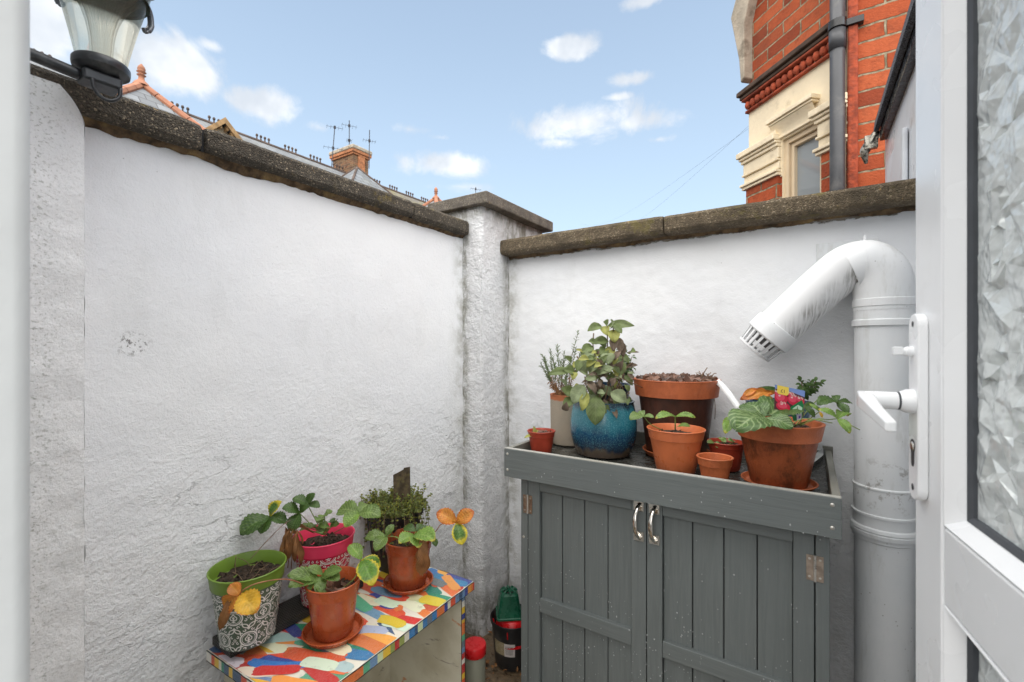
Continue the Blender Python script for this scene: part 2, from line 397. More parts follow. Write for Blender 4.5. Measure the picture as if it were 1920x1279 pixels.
M['blackplas'] = simple('black plastic', (.018, .018, .019), .42, var=.3, scale=20, dirt=(.10, .09, .075, .5), dscale=10)
M['lampblack'] = simple('black lamp casting', (.022, .024, .026), .38, var=.3, scale=30, spec=.5, dirt=(.16, .16, .15, .45), dscale=20)
def bluef(t, put, b, o):
    P = geo(t); z = t.sep(P)[2]
    n = t.noise(P, 330, 4, .8); n2 = t.noise(t.vmath('MULTIPLY', P, (1, 1, .35)), 24, 5)
    base = t.ramp(t.mr(t.math('ADD', z, t.math('MULTIPLY', t.math('SUBTRACT', n2, .5), .07)), .915, 1.09, 0, 1, False),
                  [(0, (.085, .058, .038)), (.10, (.10, .07, .045)), (.17, (.012, .025, .055)), (.42, (.012, .06, .13)), (.62, (.02, .16, .22)), (.90, (.03, .20, .26)), (1, (.02, .05, .09))])
    spk = t.mix(t.math('MULTIPLY', t.mr(n, .52, .68), t.mr(z, .93, .97)), base, (.16, .46, .50))
    put('Base Color', spk); put('Roughness', .22); put('Specular IOR Level', .6); put('Coat Weight', .3); put('Normal', t.bump(n2, .002))
M['blueglaze'] = mat('mottled blue glaze', bluef)
M['navy'] = simple('navy glaze', (.012, .03, .055), .2, var=.3, scale=30, spec=.6)
M['navyrim'] = simple('slate blue glaze', (.04, .10, .16), .25, var=.3, scale=30, spec=.6)
def beigef(t, put, b, o):
    P = geo(t); U = t.sep(uvn(t))
    a = t.math('SINE', t.math('MULTIPLY', U[0], 640.)); z = t.math('SINE', t.math('MULTIPLY', U[1], 1500.))
    w = t.math('MULTIPLY', a, z)
    col = t.mix(t.mr(w, -.6, .6), (.30, .235, .17), (.52, .46, .37)); col = t.mix(t.mr(t.noise(P, 14, 5), .45, .7), col, (.45, .37, .28))
    col = t.mix(t.mr(t.math('ADD', U[1], t.math('MULTIPLY', t.noise(P, 25, 3), .02)), .178, .184), col, (.50, .17, .07))
    put('Base Color', col); put('Roughness', .8); put('Normal', t.bump(w, .0008))
M['beige'] = mat('woven beige ceramic', beigef)
def attrmat(name, rough=.45, streak=.25, spec=.4):
    def f(t, put, b, o):
        a = t.add('ShaderNodeAttribute', attribute_name='Col').outputs['Color']; U = uvn(t)
        n = t.noise(t.vmath('MULTIPLY', U, (3, 40, 1)), 1.0, 5, .7, .4); P = geo(t)
        col = t.mix(t.math('MULTIPLY', t.mr(n, .42, .75), streak), a, t.mix(.6, a, (.85, .82, .75)))
        col = t.mix(t.math('MULTIPLY', t.mr(t.noise(P, 40, 5, .7), .55, .7), streak*.9), col, t.mix(.6, a, (.12, .09, .07)))
        put('Base Color', col); put('Roughness', rough); put('Specular IOR Level', spec); put('Normal', t.bump(n, .0009))
    return mat(name, f)
M['paintstroke'] = attrmat('thick brush paint', .30, .5, .5)
M['flat'] = attrmat('printed colour', .35, .0)
def scribf(t, put, b, o):
    P = geo(t); n = t.noise(t.vmath('MULTIPLY', P, (2.2, 2.2, 9)), 3.2, 6, .65, 1.5)
    col = t.mix(t.mr(t.noise(P, 8, 4), .35, .7), (.60, .57, .46), (.46, .42, .31))
    col = t.mix(t.math('MULTIPLY', t.mr(n, .60, .70), .75), col, (.13, .10, .09))
    col = t.mix(t.math('MULTIPLY', t.mr(t.noise(t.vmath('MULTIPLY', P, (3, 3, 6)), 4.5, 5, .6), .66, .72), .8), col, (.55, .22, .08))
    put('Base Color', col); put('Roughness', .6)
M['scrib'] = mat('scribbled pale board', scribf)
def brickf(soot=.15, cols=((.28, .062, .030), (.42, .090, .036), (.50, .125, .052), (.19, .045, .026))):
    def f(t, put, b, o):
        U = uvn(t); P = geo(t)
        wob = t.vmath('MULTIPLY', t.vmath('SUBTRACT', t.noise(P, 20, 3, out='Color'), (.5, .5, .5)), (.012, .012, 0))
        br = t.add('ShaderNodeTexBrick'); t.put(br.inputs['Vector'], t.vmath('ADD', U, wob))
        for k, v in (('Scale', 1), ('Mortar Size', .0055), ('Mortar Smooth', .35), ('Brick Width', .232), ('Row Height', .075), ('Bias', 0)): br.inputs[k].default_value = v
        br.offset = .5; br.inputs['Color1'].default_value = (0, 0, 0, 1); br.inputs['Color2'].default_value = (1, 1, 1, 1)
        mt = br.outputs['Fac']; r = t.sep(br.outputs['Color'])[0]
        c = t.ramp(r, list(zip((0, .45, .8, 1), cols)))
        c = t.mix(t.math('MULTIPLY', t.mr(t.noise(P, 24, 6, .75), .45, .7), .55), c, (.24, .055, .028))
        c = t.mix(t.math('MULTIPLY', t.mr(t.noise(P, 5, 5, .7), .50, .66), soot*2), c, (.09, .04, .03))
        mc = t.mix(t.mr(t.noise(P, 40, 4), .3, .7), (.20, .16, .10), (.42, .35, .24))
        put('Base Color', t.mix(mt, c, mc)); put('Roughness', .9); put('Specular IOR Level', .15)
        put('Normal', t.bump(t.math('ADD', t.math('MULTIPLY', mt, -1.3), t.math('MULTIPLY', t.noise(P, 70, 5, .7), .7)), .008))
    return f
M['brick'] = mat('orange red brickwork', brickf())
M['rubbed'] = simple('rubbed red brick moulding', (.33, .062, .026), .85, var=.35, scale=30, bump=.004, bscale=80, dirt=(.10, .04, .03, .6), dscale=8)
M['soot'] = simple('sooty string course', (.07, .045, .032), .85, var=.5, scale=16, bump=.003, bscale=70)
M['cream'] = simple('cream masonry paint', (.82, .70, .50), .6, var=.05, scale=8, bump=.002, bscale=70, dirt=(.42, .34, .22, .5), dscale=9)
M['creamframe'] = simple('cream window frame', (.66, .53, .36), .5, var=.06, scale=8)
M['stonegrey'] = simple('weathered kneeler stone', (.42, .36, .28), .85, var=.2, scale=10, bump=.004, bscale=70, dirt=(.12, .09, .06, .7), dscale=8)
M['greypipe'] = simple('grey rainwater plastic', (.055, .057, .062), .42, var=.1, scale=12, dirt=(.3, .28, .24, .25))
M['cable'] = simple('black cable', (.03, .028, .026), .6)
M['cable2'] = simple('buff cable', (.20, .14, .09), .7)
M['felt'] = simple('mineral roofing felt', (.13, .14, .16), .9, var=.8, scale=300, bump=.004, bscale=250)
M['blackgloss'] = simple('black gutter', (.008, .008, .009), .25, spec=.5)
def winf(t, put, b, o):
    put('Base Color', (.42, .46, .48)); put('Transmission Weight', .35); put('Roughness', .02); put('Specular IOR Level', 1.0)  # pale grey base colour stands in for bright sky reflected in the pane
M['windowglass'] = mat('window glass', winf)
M['oversail'] = simple('orange chimney brick', (.42, .17, .075), .9, var=.3, scale=12, dirt=(.12, .08, .05, .6), dscale=5)
M['net'] = simple('net curtain', (.60, .63, .66), .9, var=.1, scale=20)
def slatef(c, moss):
    def f(t, put, b, o):
        U = uvn(t); P = geo(t); br = t.add('ShaderNodeTexBrick'); t.put(br.inputs['Vector'], U)
        for k, v in (('Scale', 1), ('Mortar Size', .012), ('Brick Width', .3), ('Row Height', .22)): br.inputs[k].default_value = v
        br.inputs['Color1'].default_value = c4(tuple(x*.8 for x in c)); br.inputs['Color2'].default_value = c4(tuple(x*1.25 for x in c)); br.inputs['Mortar'].default_value = c4(tuple(x*.4 for x in c))
        col = t.mix(t.math('MULTIPLY', t.mr(t.noise(P, 1.2, 5, .7), .45, .65), moss), br.outputs[0], (.26, .22, .05))
        put('Base Color', col); put('Roughness', .6)
    return f
M['slate'] = mat('grey roof slate', slatef((.17, .18, .19), .1)); M['slatemoss'] = mat('mossy tile', slatef((.15, .13, .10), .9))
M['ridge'] = simple('terracotta ridge tile', (.38, .165, .095), .8, var=.2, scale=4)
M['ridgedark'] = simple('old dark ridge tile', (.10, .07, .055), .85, var=.3, scale=4)
M['flash'] = simple('pale lead flashing', (.36, .36, .36), .5)
M['farbrick'] = mat('old stock brick', brickf(soot=.5, cols=((.13, .09, .06), (.22, .14, .08), (.30, .15, .08), (.12, .09, .07))))
M['barge'] = simple('stained timber bargeboard', (.36, .22, .10), .8, var=.3, scale=6)
M['antenna'] = simple('aerial metal', (.06, .06, .07), .5, .3)
def groundf(t, put, b, o):
    P = geo(t); n = t.noise(P, 26, 6, .75); v = t.vor(P, 14, 'Color')
    c = t.mix(t.mr(n, .3, .7), (.07, .045, .025), (.24, .17, .10)); c = t.mix(t.mr(t.sep(v)[0], .3, .9), c, (.14, .10, .06))
    put('Base Color', c); put('Roughness', t.mr(n, .3, .7, .18, .7)); put('Normal', t.bump(n, .008)); put('Specular IOR Level', .6)
M['yard'] = mat('wet littered yard', groundf)
M['asphalt'] = simple('asphalt', (.06, .06, .06), .9, var=.3, scale=20)
def glassf(t, put, b, o):
    P = geo(t)
    put('Base Color', (.91, .96, .95)); put('Roughness', .06); put('IOR', 1.5); put('Transmission Weight', .38); put('Specular IOR Level', .9)
    put('Normal', t.bump(t.noise(P, 42, 2, .5), .006))
M['patglass'] = mat('faceted obscure glass', glassf)
def lampglassf(c, r, tr=.94):
    def f(t, put, b, o):
        P = geo(t)
        put('Base Color', t.mix(t.mr(t.noise(P, 25, 5, .7), .45, .7), c, tuple(x*.92 for x in c))); put('Roughness', r); put('Transmission Weight', tr); put('IOR', 1.2)
        tr_ = t.add('ShaderNodeBsdfTransparent'); tr_.inputs[0].default_value = c4(c); mx = t.add('ShaderNodeMixShader'); mx.inputs[0].default_value = .45
        t.n.links.new(b.outputs[0], mx.inputs[1]); t.n.links.new(tr_.outputs[0], mx.inputs[2]); t.n.links.new(mx.outputs[0], o.inputs[0])
    return f
M['lampglass'] = mat('yellowed lantern glass', lampglassf((.99, .95, .83), .08))
M['ribglass'] = mat('ribbed inner glass', lampglassf((.95, .94, .89), .2, .8))
def dropf(t, put, b, o): put('Base Color', (.95, .97, .97)); put('Roughness', .08); put('Transmission Weight', .6); put('IOR', 1.33); put('Specular IOR Level', .8)
M['drop'] = mat('rain water', dropf)
def leafm(name, c, vein, edge=None, eamt=0., rough=.42, veinamt=.5, spots=None, trans=.3):
    def f(t, put, b, o):
        U = t.sep(uvn(t)); P = geo(t); au = t.math('ABSOLUTE', U[0]); v = U[1]
        ph = t.math('FRACT', t.math('SUBTRACT', t.math('MULTIPLY', v, 8.), t.math('MULTIPLY', au, 3.)))
        vl = t.mr(t.math('ABSOLUTE', t.math('SUBTRACT', ph, .5)), .20, .0)
        ml = t.mr(au, .08, .01); vv = t.math('MULTIPLY', t.math('MAXIMUM', vl, ml), veinamt)
        n = t.noise(P, 45, 4)
        col = t.mix(t.mr(n, .3, .7), tuple(x*.7 for x in c), tuple(x*1.2 for x in c))
        if edge:
            r = t.math('MAXIMUM', au, t.math('ABSOLUTE', t.math('SUBTRACT', t.math('MULTIPLY', v, 2.), .9)))
            col = t.mix(t.mr(t.math('ADD', r, t.math('MULTIPLY', t.math('SUBTRACT', n, .5), .6)), 1-eamt, 1.12-eamt*.6), col, edge)
        col = t.mix(vv, col, vein)
        if spots: col = t.mix(t.mr(t.noise(P, 70, 5, .75), .60, .68), col, spots)
        put('Base Color', col); put('Roughness', rough); put('Specular IOR Level', .45)
        put('Normal', t.bump(t.noise(P, 260, 3), .0006))
        tr = t.add('ShaderNodeBsdfTranslucent'); t.put(tr.inputs[0], t.mix(.5, col, vein)); mx = t.add('ShaderNodeMixShader'); mx.inputs[0].default_value = trans
        t.n.links.new(b.outputs[0], mx.inputs[1]); t.n.links.new(tr.outputs[0], mx.inputs[2]); t.n.links.new(mx.outputs[0], o.inputs[0])
    return mat(name, f)
L = {}
L['dark'] = leafm('dark strawberry leaf', (.048, .105, .020), (.15, .24, .06), veinamt=.65)
L['mid'] = leafm('green strawberry leaf', (.115, .195, .040), (.30, .40, .13), veinamt=.7)
L['bright'] = leafm('bright green leaf', (.15, .28, .045), (.34, .46, .13), (.48, .42, .05), .10, veinamt=.7)
L['big'] = leafm('ribbed pale green leaf', (.085, .165, .045), (.34, .45, .20), rough=.38, veinamt=.75)
L['yedge'] = leafm('green leaf with yellow edge', (.10, .23, .030), (.22, .36, .06), (.62, .50, .03), .34)
L['ytip'] = leafm('dark leaf turning yellow', (.07, .17, .03), (.2, .3, .06), (.75, .60, .04), .5)
L['yellow'] = leafm('yellow autumn leaf', (.80, .46, .035), (.82, .58, .10), (.72, .26, .03), .15, spots=(.42, .14, .03))
L['orange'] = leafm('orange autumn leaf', (.68, .24, .035), (.78, .46, .09), (.50, .10, .02), .3, spots=(.30, .07, .02))
L['brown'] = leafm('withered brown leaf', (.24, .105, .035), (.36, .20, .08), rough=.7, trans=.15)
L['sage'] = leafm('grey green sage leaf', (.235, .285, .15), (.36, .40, .24), rough=.7, veinamt=.35, spots=(.33, .36, .22))
L['sageg'] = leafm('green sage leaf', (.150, .200, .07), (.28, .33, .14), rough=.6, veinamt=.35)
L['sagey'] = leafm('yellow green sage leaf', (.36, .37, .09), (.45, .45, .18), rough=.6, veinamt=.35)
L['dry'] = leafm('dry grey brown leaf', (.15, .11, .08), (.24, .19, .14), rough=.9, trans=.1)
L['rosem'] = leafm('rosemary needle', (.12, .17, .07), (.2, .26, .12), rough=.6, veinamt=.2)
L['thyme'] = leafm('thyme leaf', (.11, .14, .030), (.2, .24, .06), rough=.6, veinamt=.2)
L['moss'] = leafm('moss', (.19, .20, .03), (.3, .3, .05), rough=.9, veinamt=.2)

# ================================================ the setting
g = MB(); g.poly([(-120, -120, -.02), (120, -120, -.02), (120, 160, -.02), (-120, 160, -.02)])
tag(g.build('ground', M['asphalt']), kind='structure')
g = MB(); rr = random.Random(3)
g.grid(lambda a, b: (-1.36+a*1.8, -.1+b*2.0, .006+.010*fbm(a*9, b*9, 2)), 90, 100)
tag(g.build('yard_floor', M['yard'], smooth=True), kind='structure')

def cope_stone(x0, x1, y0, y1, z0, z1, seed, along):
    m = MB(); P = lambda v: v
    n = max(4, int((y1-y0 if along == 1 else x1-x0)/.012)); k = 12
    # closed cross-section ring swept along the stone, roughened
    L = (y1-y0) if along == 1 else (x1-x0); Wd = (x1-x0) if along == 1 else (y1-y0)
    ring = []
    for i in range(k): ring.append((i/k*Wd, z0))
    for i in range(5): ring.append((Wd, z0+(z1-z0)*i/5))
    for i in range(k): ring.append((Wd-i/k*Wd, z1))
    for i in range(5): ring.append((0, z1-(z1-z0)*i/5))
    R_ = []
    for (w, z) in ring:       # round the arrises
        e = .007; cw = min(w, Wd-w); cz = min(z-z0, z1-z)
        if cw < 1e-6 and cz < 1e-6: w += e if w < Wd/2 else -e; z += e*.5 if z < (z0+z1)/2 else -e*.5
        R_.append((w, z))
    nr = len(R_)
    for j in range(n+1):
        s = j/n*L
        for (w, z) in R_:
            x, y = (x0+w, y0+s) if along == 1 else (x0+s, y0+w)
            dd = .0016*nz3(x*45+seed, y*45, z*45)+.0025*nz3(x*9+seed, y*9, z*9)
            cx, cz = w-Wd/2, z-(z0+z1)/2
            ex = .006*max(0, 1-min(s, L-s)/.02)
            kx = (dd-ex)*(1 if cx > 0 else -1); kz = (dd-ex*.6)*(1 if cz > 0 else -1)
            edgew = 1 if (w < .01 or w > Wd-.01) else 0
            m.v.append(Vector((x+(kx*edgew if along == 1 else 0), y+(kx*edgew if along == 0 else 0), z+kz*(1-edgew)+kz*.3*edgew)))
    for j in range(n):
        for i in range(nr):
            i2 = (i+1) % nr; f = (j*nr+i, j*nr+i2, (j+1)*nr+i2, (j+1)*nr+i)
            m.face(f if along == 0 else f[::-1])
    m.face(range(nr)); m.face(range(n*nr+nr-1, n*nr-1, -1))
    return m

# left garden wall
lw = thing('garden_wall', 'long white rendered garden wall behind the painted table, with dark pebbly coping', 'wall', (-1.4, .85, 0))
def lwall(a, b):
    y = .07+a*1.62; z = b*1.80
    amp = .004+.006*max(0, 1-z/1.0)
    x = -1.31+amp*fbm(y*3.1, z*2.7, 5, 3)+.0022*max(0, 1.2-z)*fbm(y*17, z*26, 8, 4)
    return (x, y, z)
m = MB(); m.grid(lwall, 250, 270)
m.box(-1.50, -1.335, .07, 1.69, 0, 1.795); m.poly([(-1.31, .07, 1.797), (-1.31, 1.69, 1.797), (-1.45, 1.69, 1.797), (-1.45, .07, 1.797)])
m.build('rendered_face', M['plaster_y'], lw, smooth=True, angle=40)
for i, (y0, y1) in enumerate(((-.30, .531), (.5435, 1.262), (1.267, 1.603))):
    cope_stone(-1.54, -1.268, y0, y1, 1.787+.003*(i == 1), 1.852+.002*(i == 0), i*7.3, 1).build('coping_stone', M['cope'], lw, smooth=True, angle=28)
m = MB(); m.box(-1.52, -1.288, .535, .541, 1.79, 1.845); m.box(-1.52, -1.288, 1.261, 1.268, 1.79, 1.847); m.build('mortar_joint', M['dark'], lw)

m = MB(); m.sm = True
def bed(a, b): y = .29+a*1.31; return (-1.3065+.014*(1-b)+.003*nz3(y*60, b*3, 1)-.003*b, y, 1.790-b*(.011+(.018-.013*a)*max(0, .4+nz3(y*7, 1, 4)+.5*nz3(y*31, 2, 4))))
m.grid(bed, 200, 4); m.build('mortar_bed', M['mortar'], lw)
# back garden wall
bw = thing('garden_wall', 'white rendered garden wall with mossy coping, behind the grey cupboard and the soil pipe', 'wall', (-.4, 1.9, 0))
def bwall(a, b):
    x = -1.215+a*2.0; z = b*1.722
    y = 1.823-(.004+.004*max(0, 1-z))*fbm(x*3.3+9, z*2.9, 2, 3)-.0016*fbm(x*19, z*24, 3, 4)
    return (x, y, z)
m = MB(); m.grid(bwall, 250, 220); m.box(-1.20, .785, 1.845, 2.0, 0, 1.716)
m.build('rendered_face', M['plaster_x'], bw, smooth=True, angle=40)
for i, (x0, x1) in enumerate(((-1.213, -.4615), (-.4565, .80))):
    cope_stone(x0, x1, 1.742, 2.05, 1.717, 1.789-.002*i, 40+i*5, 0).build('coping_stone', M['cope2'], bw, smooth=True, angle=28)

m = MB(); m.sm = True
def bed2(a, b): x = -1.2+a*1.95; return (x, 1.8195-.014*(1-b)+.003*nz3(x*60, b*3, 8), 1.719-b*(.008+.010*max(0, .4+nz3(x*7, 1, 9)+.5*nz3(x*31, 2, 4))))
m.grid(bed2, 200, 4); m.build('mortar_bed', M['mortar'], bw)
# corner pier
pr = thing('gate_pier', 'square white rendered pier with a flat grey cap stone where the two walls meet', 'pier', (-1.32, 1.85, 0))
m = MB()
x0, x1, y0, y1 = -1.46, -1.204, 1.602, 2.15
per = []
for i in range(24): per.append((x0+(x1-x0)*i/24, y0))
for i in range(50): per.append((x1, y0+(y1-y0)*i/50))
for i in range(24): per.append((x1-(x1-x0)*i/24, y1))
for i in range(50): per.append((x0, y1-(y1-y0)*i/50))
def pierp(a, b):
    k = int(round(a*len(per))) % len(per); x, y = per[k]; z = b*1.915
    if k == 24: x -= .006; y += .006
    d = .0045*fbm(x*11, y*11, z*9, 4)+.006*nz3(x*3, y*3, z*2.2)
    nx = 1 if x > x1-.01 else 0; ny = -1 if y < y0+.01 else 0
    return (x+nx*d, y+ny*d, z)
m.grid(pierp, len(per), 190, closeu=True)
m.build('shaft', M['pier'], pr, smooth=True, angle=60)
m = MB(); m.box(-1.50, -1.155, 1.572, 2.182, 1.908, 1.962); m.build('cap_stone', M['cap'], pr, bevel=.007)

# near nib of wall beside the house
nb = MB()
pts = [(-1.22, 0, 0), (-1.22, 0, 1.80), (-1.22, .20, 1.808), (-1.22, .262, 1.800), (-1.22, .288, 1.775), (-1.22, .295, 1.735), (-1.22, .297, 1.0), (-1.22, .296, 0)]
def nibg(a, b):
    z = b*1.806; top = 1.0; y = .085+a*.212
    if z > 1.735: y = min(y, .085+(.212-.035*((z-1.735)/.07)**2))
    return (-1.22+.004*fbm(y*14, z*14, 1, 4), y, z)
nb.grid(nibg, 26, 200)
nb.grid(lambda a, b: (-1.22-.12*a, nibg(1, b)[1]+.003*nz3(a*5, b*40, 2), b*1.806), 8, 200)
nb.grid(lambda a, b: (-1.22-.12*a, .085+.177*b, 1.806), 4, 8)
tag(nb.build('wall_nib', M['nib'], smooth=True, angle=50, loc=(-1.25, .2, 0)), 'narrow pitted white wall end with rounded top beside the house, under the lantern', 'wall')

# house wall round the doorway
hw = thing('house', 'smooth white house wall with the open doorway at the edge of the yard', 'house', (-.9, 0, 0))
m = MB()
m.box(-3.2, -.502, -.12, .093, 0, 2.40); m.box(.30, 3.2, -.12, .05, 0, 2.40); m.box(-.502, .30, -.12, .05, 2.14, 2.40)
m.build('wall', M['jamb'], hw, bevel=.012, seg=3)
m = MB(); m.box(-.50, .298, -.12, .02, 0, .10); m.build('doorstep', M['nib'], hw, bevel=.006)

# side extension beyond the door
ex = thing('lean_to', 'white clad lean-to with black felt roof edge, between the door and brick house', 'extension', (.6, 1.2, 0))
m = MB(); m.box(.31, 3.2, .06, 2.36, 0, 2.16); m.build('wall', M['panel'], ex)
m = MB(); m.box(.262, .308, .06, 2.395, 1.78, 2.165); m.build('cladding_board', M['panel'], ex, bevel=.003)
m = MB(); m.box(.245, .260, 1.86, 2.20, 1.60, 1.98); m.build('cover_strip', M['panel'], ex, bevel=.006)
m = MB(); m.box(.245, 3.2, .06, 2.345, 2.170, 2.182); m.box(.240, .262, .06, 2.345, 2.12, 2.169); m.build('soffit', M['blackgloss'], ex)
m = MB(); m.box(.224, 3.2, .06, 2.36, 2.184, 2.20); m.box(.222, .2385, .06, 2.36, 2.165, 2.183); m.build('roof', M['felt'], ex)
m = MB(); gx = MB()
m.tube(smooth_path([(.235, 2.36, 2.17), (.215, 2.37, 2.13), (.195, 2.38, 2.10), (.20, 2.385, 2.05)]), [.012, .022, .018, .006], 8)
m.box(.192, .236, 2.352, 2.375, 2.10, 2.155)
m.build('gutter_end', simple('tarnished gutter end', (.35, .33, .28), .3, .7, var=.9, scale=60, dirt=(.02, .02, .02, .9), dscale=30), ex, bevel=.003)

# ------------------------------------------------ neighbouring brick house with canted bay
nh = thing('brick_house', 'orange brick house with a cream canted bay window above the back wall', 'house', (.6, 3.2, 0))
q2 = math.sqrt(.5)
def B(t, z, o=0.): return Vector((.176-t*q2-o*q2, 2.657+t*q2-o*q2, 1.3+z))
def bbox(m, t0, t1, z0, z1, o0, o1): m.box(t0, t1, o0, o1, z0, z1, P=lambda t, o, z: B(t, z, o))
def bwallq(m, t0, t1, z0, z1, o=0):
    m.poly([B(t0, z0, o), B(t1, z0, o), B(t1, z1, o), B(t0, z1, o)][::-1], [(9-t0, z0), (9-t1, z0), (9-t1, z1), (9-t0, z1)][::-1])
m = MB()
bwallq(m, 0, .68, 1.50, 2.9); bwallq(m, .42, .68, -1.3, .95); bwallq(m, 0, .165, -1.3, .95); bwallq(m, .165, .42, -1.3, .45)
m.poly([(.176, 2.657, 0), (3.2, 2.657, 0), (3.2, 2.657, 4.2), (.176, 2.657, 4.2)], [(0, 0), (3, 0), (3, 4.2), (0, 4.2)])
c = B(.68, 0)
m.poly([(c.x, c.y, 0), (c.x, c.y, 4.2), (c.x, c.y+4, 4.2), (c.x, c.y+4, 0)], [(0, 0), (0, 4.2), (4, 4.2), (4, 0)])
m.poly([(3.2, 2.657, 4.2), (3.2, 7, 4.2), (c.x, 7, 4.2), (c.x, c.y, 4.2), (.176, 2.657, 4.2)])
m.build('wall', M['brick'], nh)
m = MB(); m.box(.150, .192, 2.628, 2.70, 0, 4.2); m.build('corner_moulding', M['rubbed'], nh, bevel=.010, seg=3)
m = MB()
bwallq(m, 0, .68, 1.14, 1.51, .004); bwallq(m, .42, .68, .94, 1.141, .004); bwallq(m, 0, .165, .94, 1.141, .004)
m.build('cream_band', M['cream'], nh)
m = MB(); bbox(m, .0, .715, 1.505, 1.525, -.02, .045); bbox(m, .0, .725, 1.527, 1.556, -.02, .060); m.build('string_course', M['soot'], nh, bevel=.006)
m = MB(); m.sm = True
bbox(m, .0, .70, 1.49, 1.503, -.02, .040); bbox(m, .0, .69, 1.418, 1.432, -.02, .022)
for i in range(17):
    t0 = .02+i*.0405; m.lathe([(0, -.026), (.012, -.022), (.018, -.010), (.019, .004), (.014, .018), (0, .026)], B(t0, 1.461, .018), 12)
m.build('egg_moulding', M['rubbed'], nh)
m = MB()
bbox(m, .175, .482, 1.245, 1.268, 0, .060); bbox(m, .182, .475, 1.232, 1.243, 0, .050)
m.grid(lambda a, b: B(.185+a*.285, 1.230-.07*b, .045-.030*math.sin(b*math.pi/2)), 2, 8)
bbox(m, .185, .47, 1.150, 1.162, .0, .018)
bbox(m, .440, .478, 1.10, 1.243, 0, .030); bbox(m, .430, .468, 1.07, 1.10, 0, .020)
m.build('window_hood', M['cream'], nh, bevel=.003)
def capital(t0, t1):
    m = MB()
    for z0, z1, o in ((1.145, 1.178, .060), (1.128, 1.143, .048), (1.108, 1.126, .038), (1.045, 1.106, .026), (1.030, 1.043, .034), (.985, 1.028, .022), (.966, .983, .044), (.948, .964, .034)):
        bbox(m, t0, t1+o*.7, z0, z1, -.01, o)
    m.build('capital', M['cream'], nh, bevel=.004)
    m = MB(); bbox(m, t0+.01, t1, -1.3, .947, -.01, .020)
    for k in range(len(m.uv)): m.uv[k] = [(a*1.0, b) for a, b in m.uv[k]]
    m.build('pilaster', M['brick'], nh)
capital(.425, .685); capital(.0, .155)
w = MB(); bbox(w, .395, .420, .45, 1.14, -.05, -.012); bbox(w, .165, .190, .45, 1.14, -.05, -.012); bbox(w, .19, .395, 1.112, 1.139, -.05, -.013); bbox(w, .19, .395, .45, .49, -.05, -.013)
bbox(w, .372, .392, .49, 1.11, -.065, -.028); bbox(w, .192, .210, .49, 1.11, -.065, -.028); bbox(w, .21, .372, 1.088, 1.110, -.065, -.029)
wf = w.build('window', M['creamframe'], nh, bevel=.003)
w = MB(); w.poly([B(.20, .49, -.05), B(.38, .49, -.05), B(.38, 1.10, -.05), B(.20, 1.10, -.05)][::-1]); w.build('pane', M['windowglass'], wf)
w = MB(); w.grid(lambda a, b: B(.205+.155*a*(1-.25*b*b), .49+.60*b-.10*math.sin(a*3)*b, -.062+.004*math.sin(a*40)), 40, 6); w.build('net_curtain', M['net'], wf)
w = MB(); w.poly([B(.17, .46, -.12), B(.42, .46, -.12), B(.42, 1.14, -.12), B(.17, 1.14, -.12)][::-1]); w.build('dark_room', M['dark'], wf)
m = MB()   # reveal sides
m.poly([B(.42, .45, .004), B(.42, 1.14, .004), B(.42, 1.14, -.08), B(.42, .45, -.08)]); m.poly([B(.165, .45, .004), B(.165, 1.14, .004), B(.165, 1.14, -.08), B(.165, .45, -.08)])
m.poly([B(.165, 1.14, .004), B(.42, 1.14, .004), B(.42, 1.14, -.08), B(.165, 1.14, -.08)]); m.build('reveal', M['cream'], nh)
# kneeler stone at the eaves corner
pl = [(.775, 2.06), (.70, 1.75), (.685, 1.60), (.655, 1.62), (.655, 1.95), (.60, 2.10), (.50, 2.16), (.50, 2.9), (.60, 2.5), (.66, 2.28)]
m = MB(); m.prism([B(t_, z_, -.25) for t_, z_ in pl], Vector((-q2, -q2, 0))*.31); m.build('kneeler_stone', M['stonegrey'], nh, bevel=.008)
# rainwater pipe and cables
dp = thing('rainwater_pipe', 'grey plastic rainwater pipe running down the brick house beside the bay', 'downpipe', tuple(B(.02, -1.3, .07)))
c0 = B(.02, 0, .07)
m = MB(); m.sm = True; m.tube([(c0.x, c0.y, 0), (c0.x, c0.y, 4.1)], .030, 24); m.tube([(c0.x, c0.y, 1.3+1.38), (c0.x, c0.y, 1.3+1.47)], .034, 24); m.build('pipe', M['greypipe'], dp)
m = MB(); m.tube([(c0.x, c0.y, 1.3+1.475), (c0.x, c0.y, 1.3+1.515)], .0375, 24)
m.box(c0.x, c0.x+.10, c0.y-.005, c0.y+.03, 1.3+1.48, 1.3+1.512); m.build('bracket', M['blackgloss'], dp, bevel=.003)
rr = random.Random(8)
for k in range(5):
    m = MB(); m.sm = True; pts = []
    for i in range(14):
        z = .4+i*.28; pts.append((.128+k*.0065+.004*math.sin(i*1.3+k), 2.636-.004*(k % 2)+.003*math.sin(i+k*2), z))
    m.tube(smooth_path(pts, 5), .0024 if k != 2 else .0035, 6)
    tag(m.build('cable', M['cable'] if k % 2 == 0 else M['cable2'], loc=(.13, 2.63, .4)), 'thin cable clipped down the brick corner beside the grey rainwater pipe', 'cable', 'cables on the brick corner')
for k, (a_, b_) in enumerate((((1405, 235, 2.8), (1130, 430, 12)), ((1405, 240, 2.8), (1090, 420, 14)))):
    A = at(*a_); Bq = at(*b_); m = MB()
    m.tube([A.lerp(Bq, i/20)+Vector((0, 0, -.25*math.sin(math.pi*i/20))) for i in range(21)], .0006, 5)
    tag(m.build('telephone_wire', M['antenna'], loc=A), 'thin telephone wire sagging away from the bay of the brick house', 'wire', 'telephone wires across the sky')

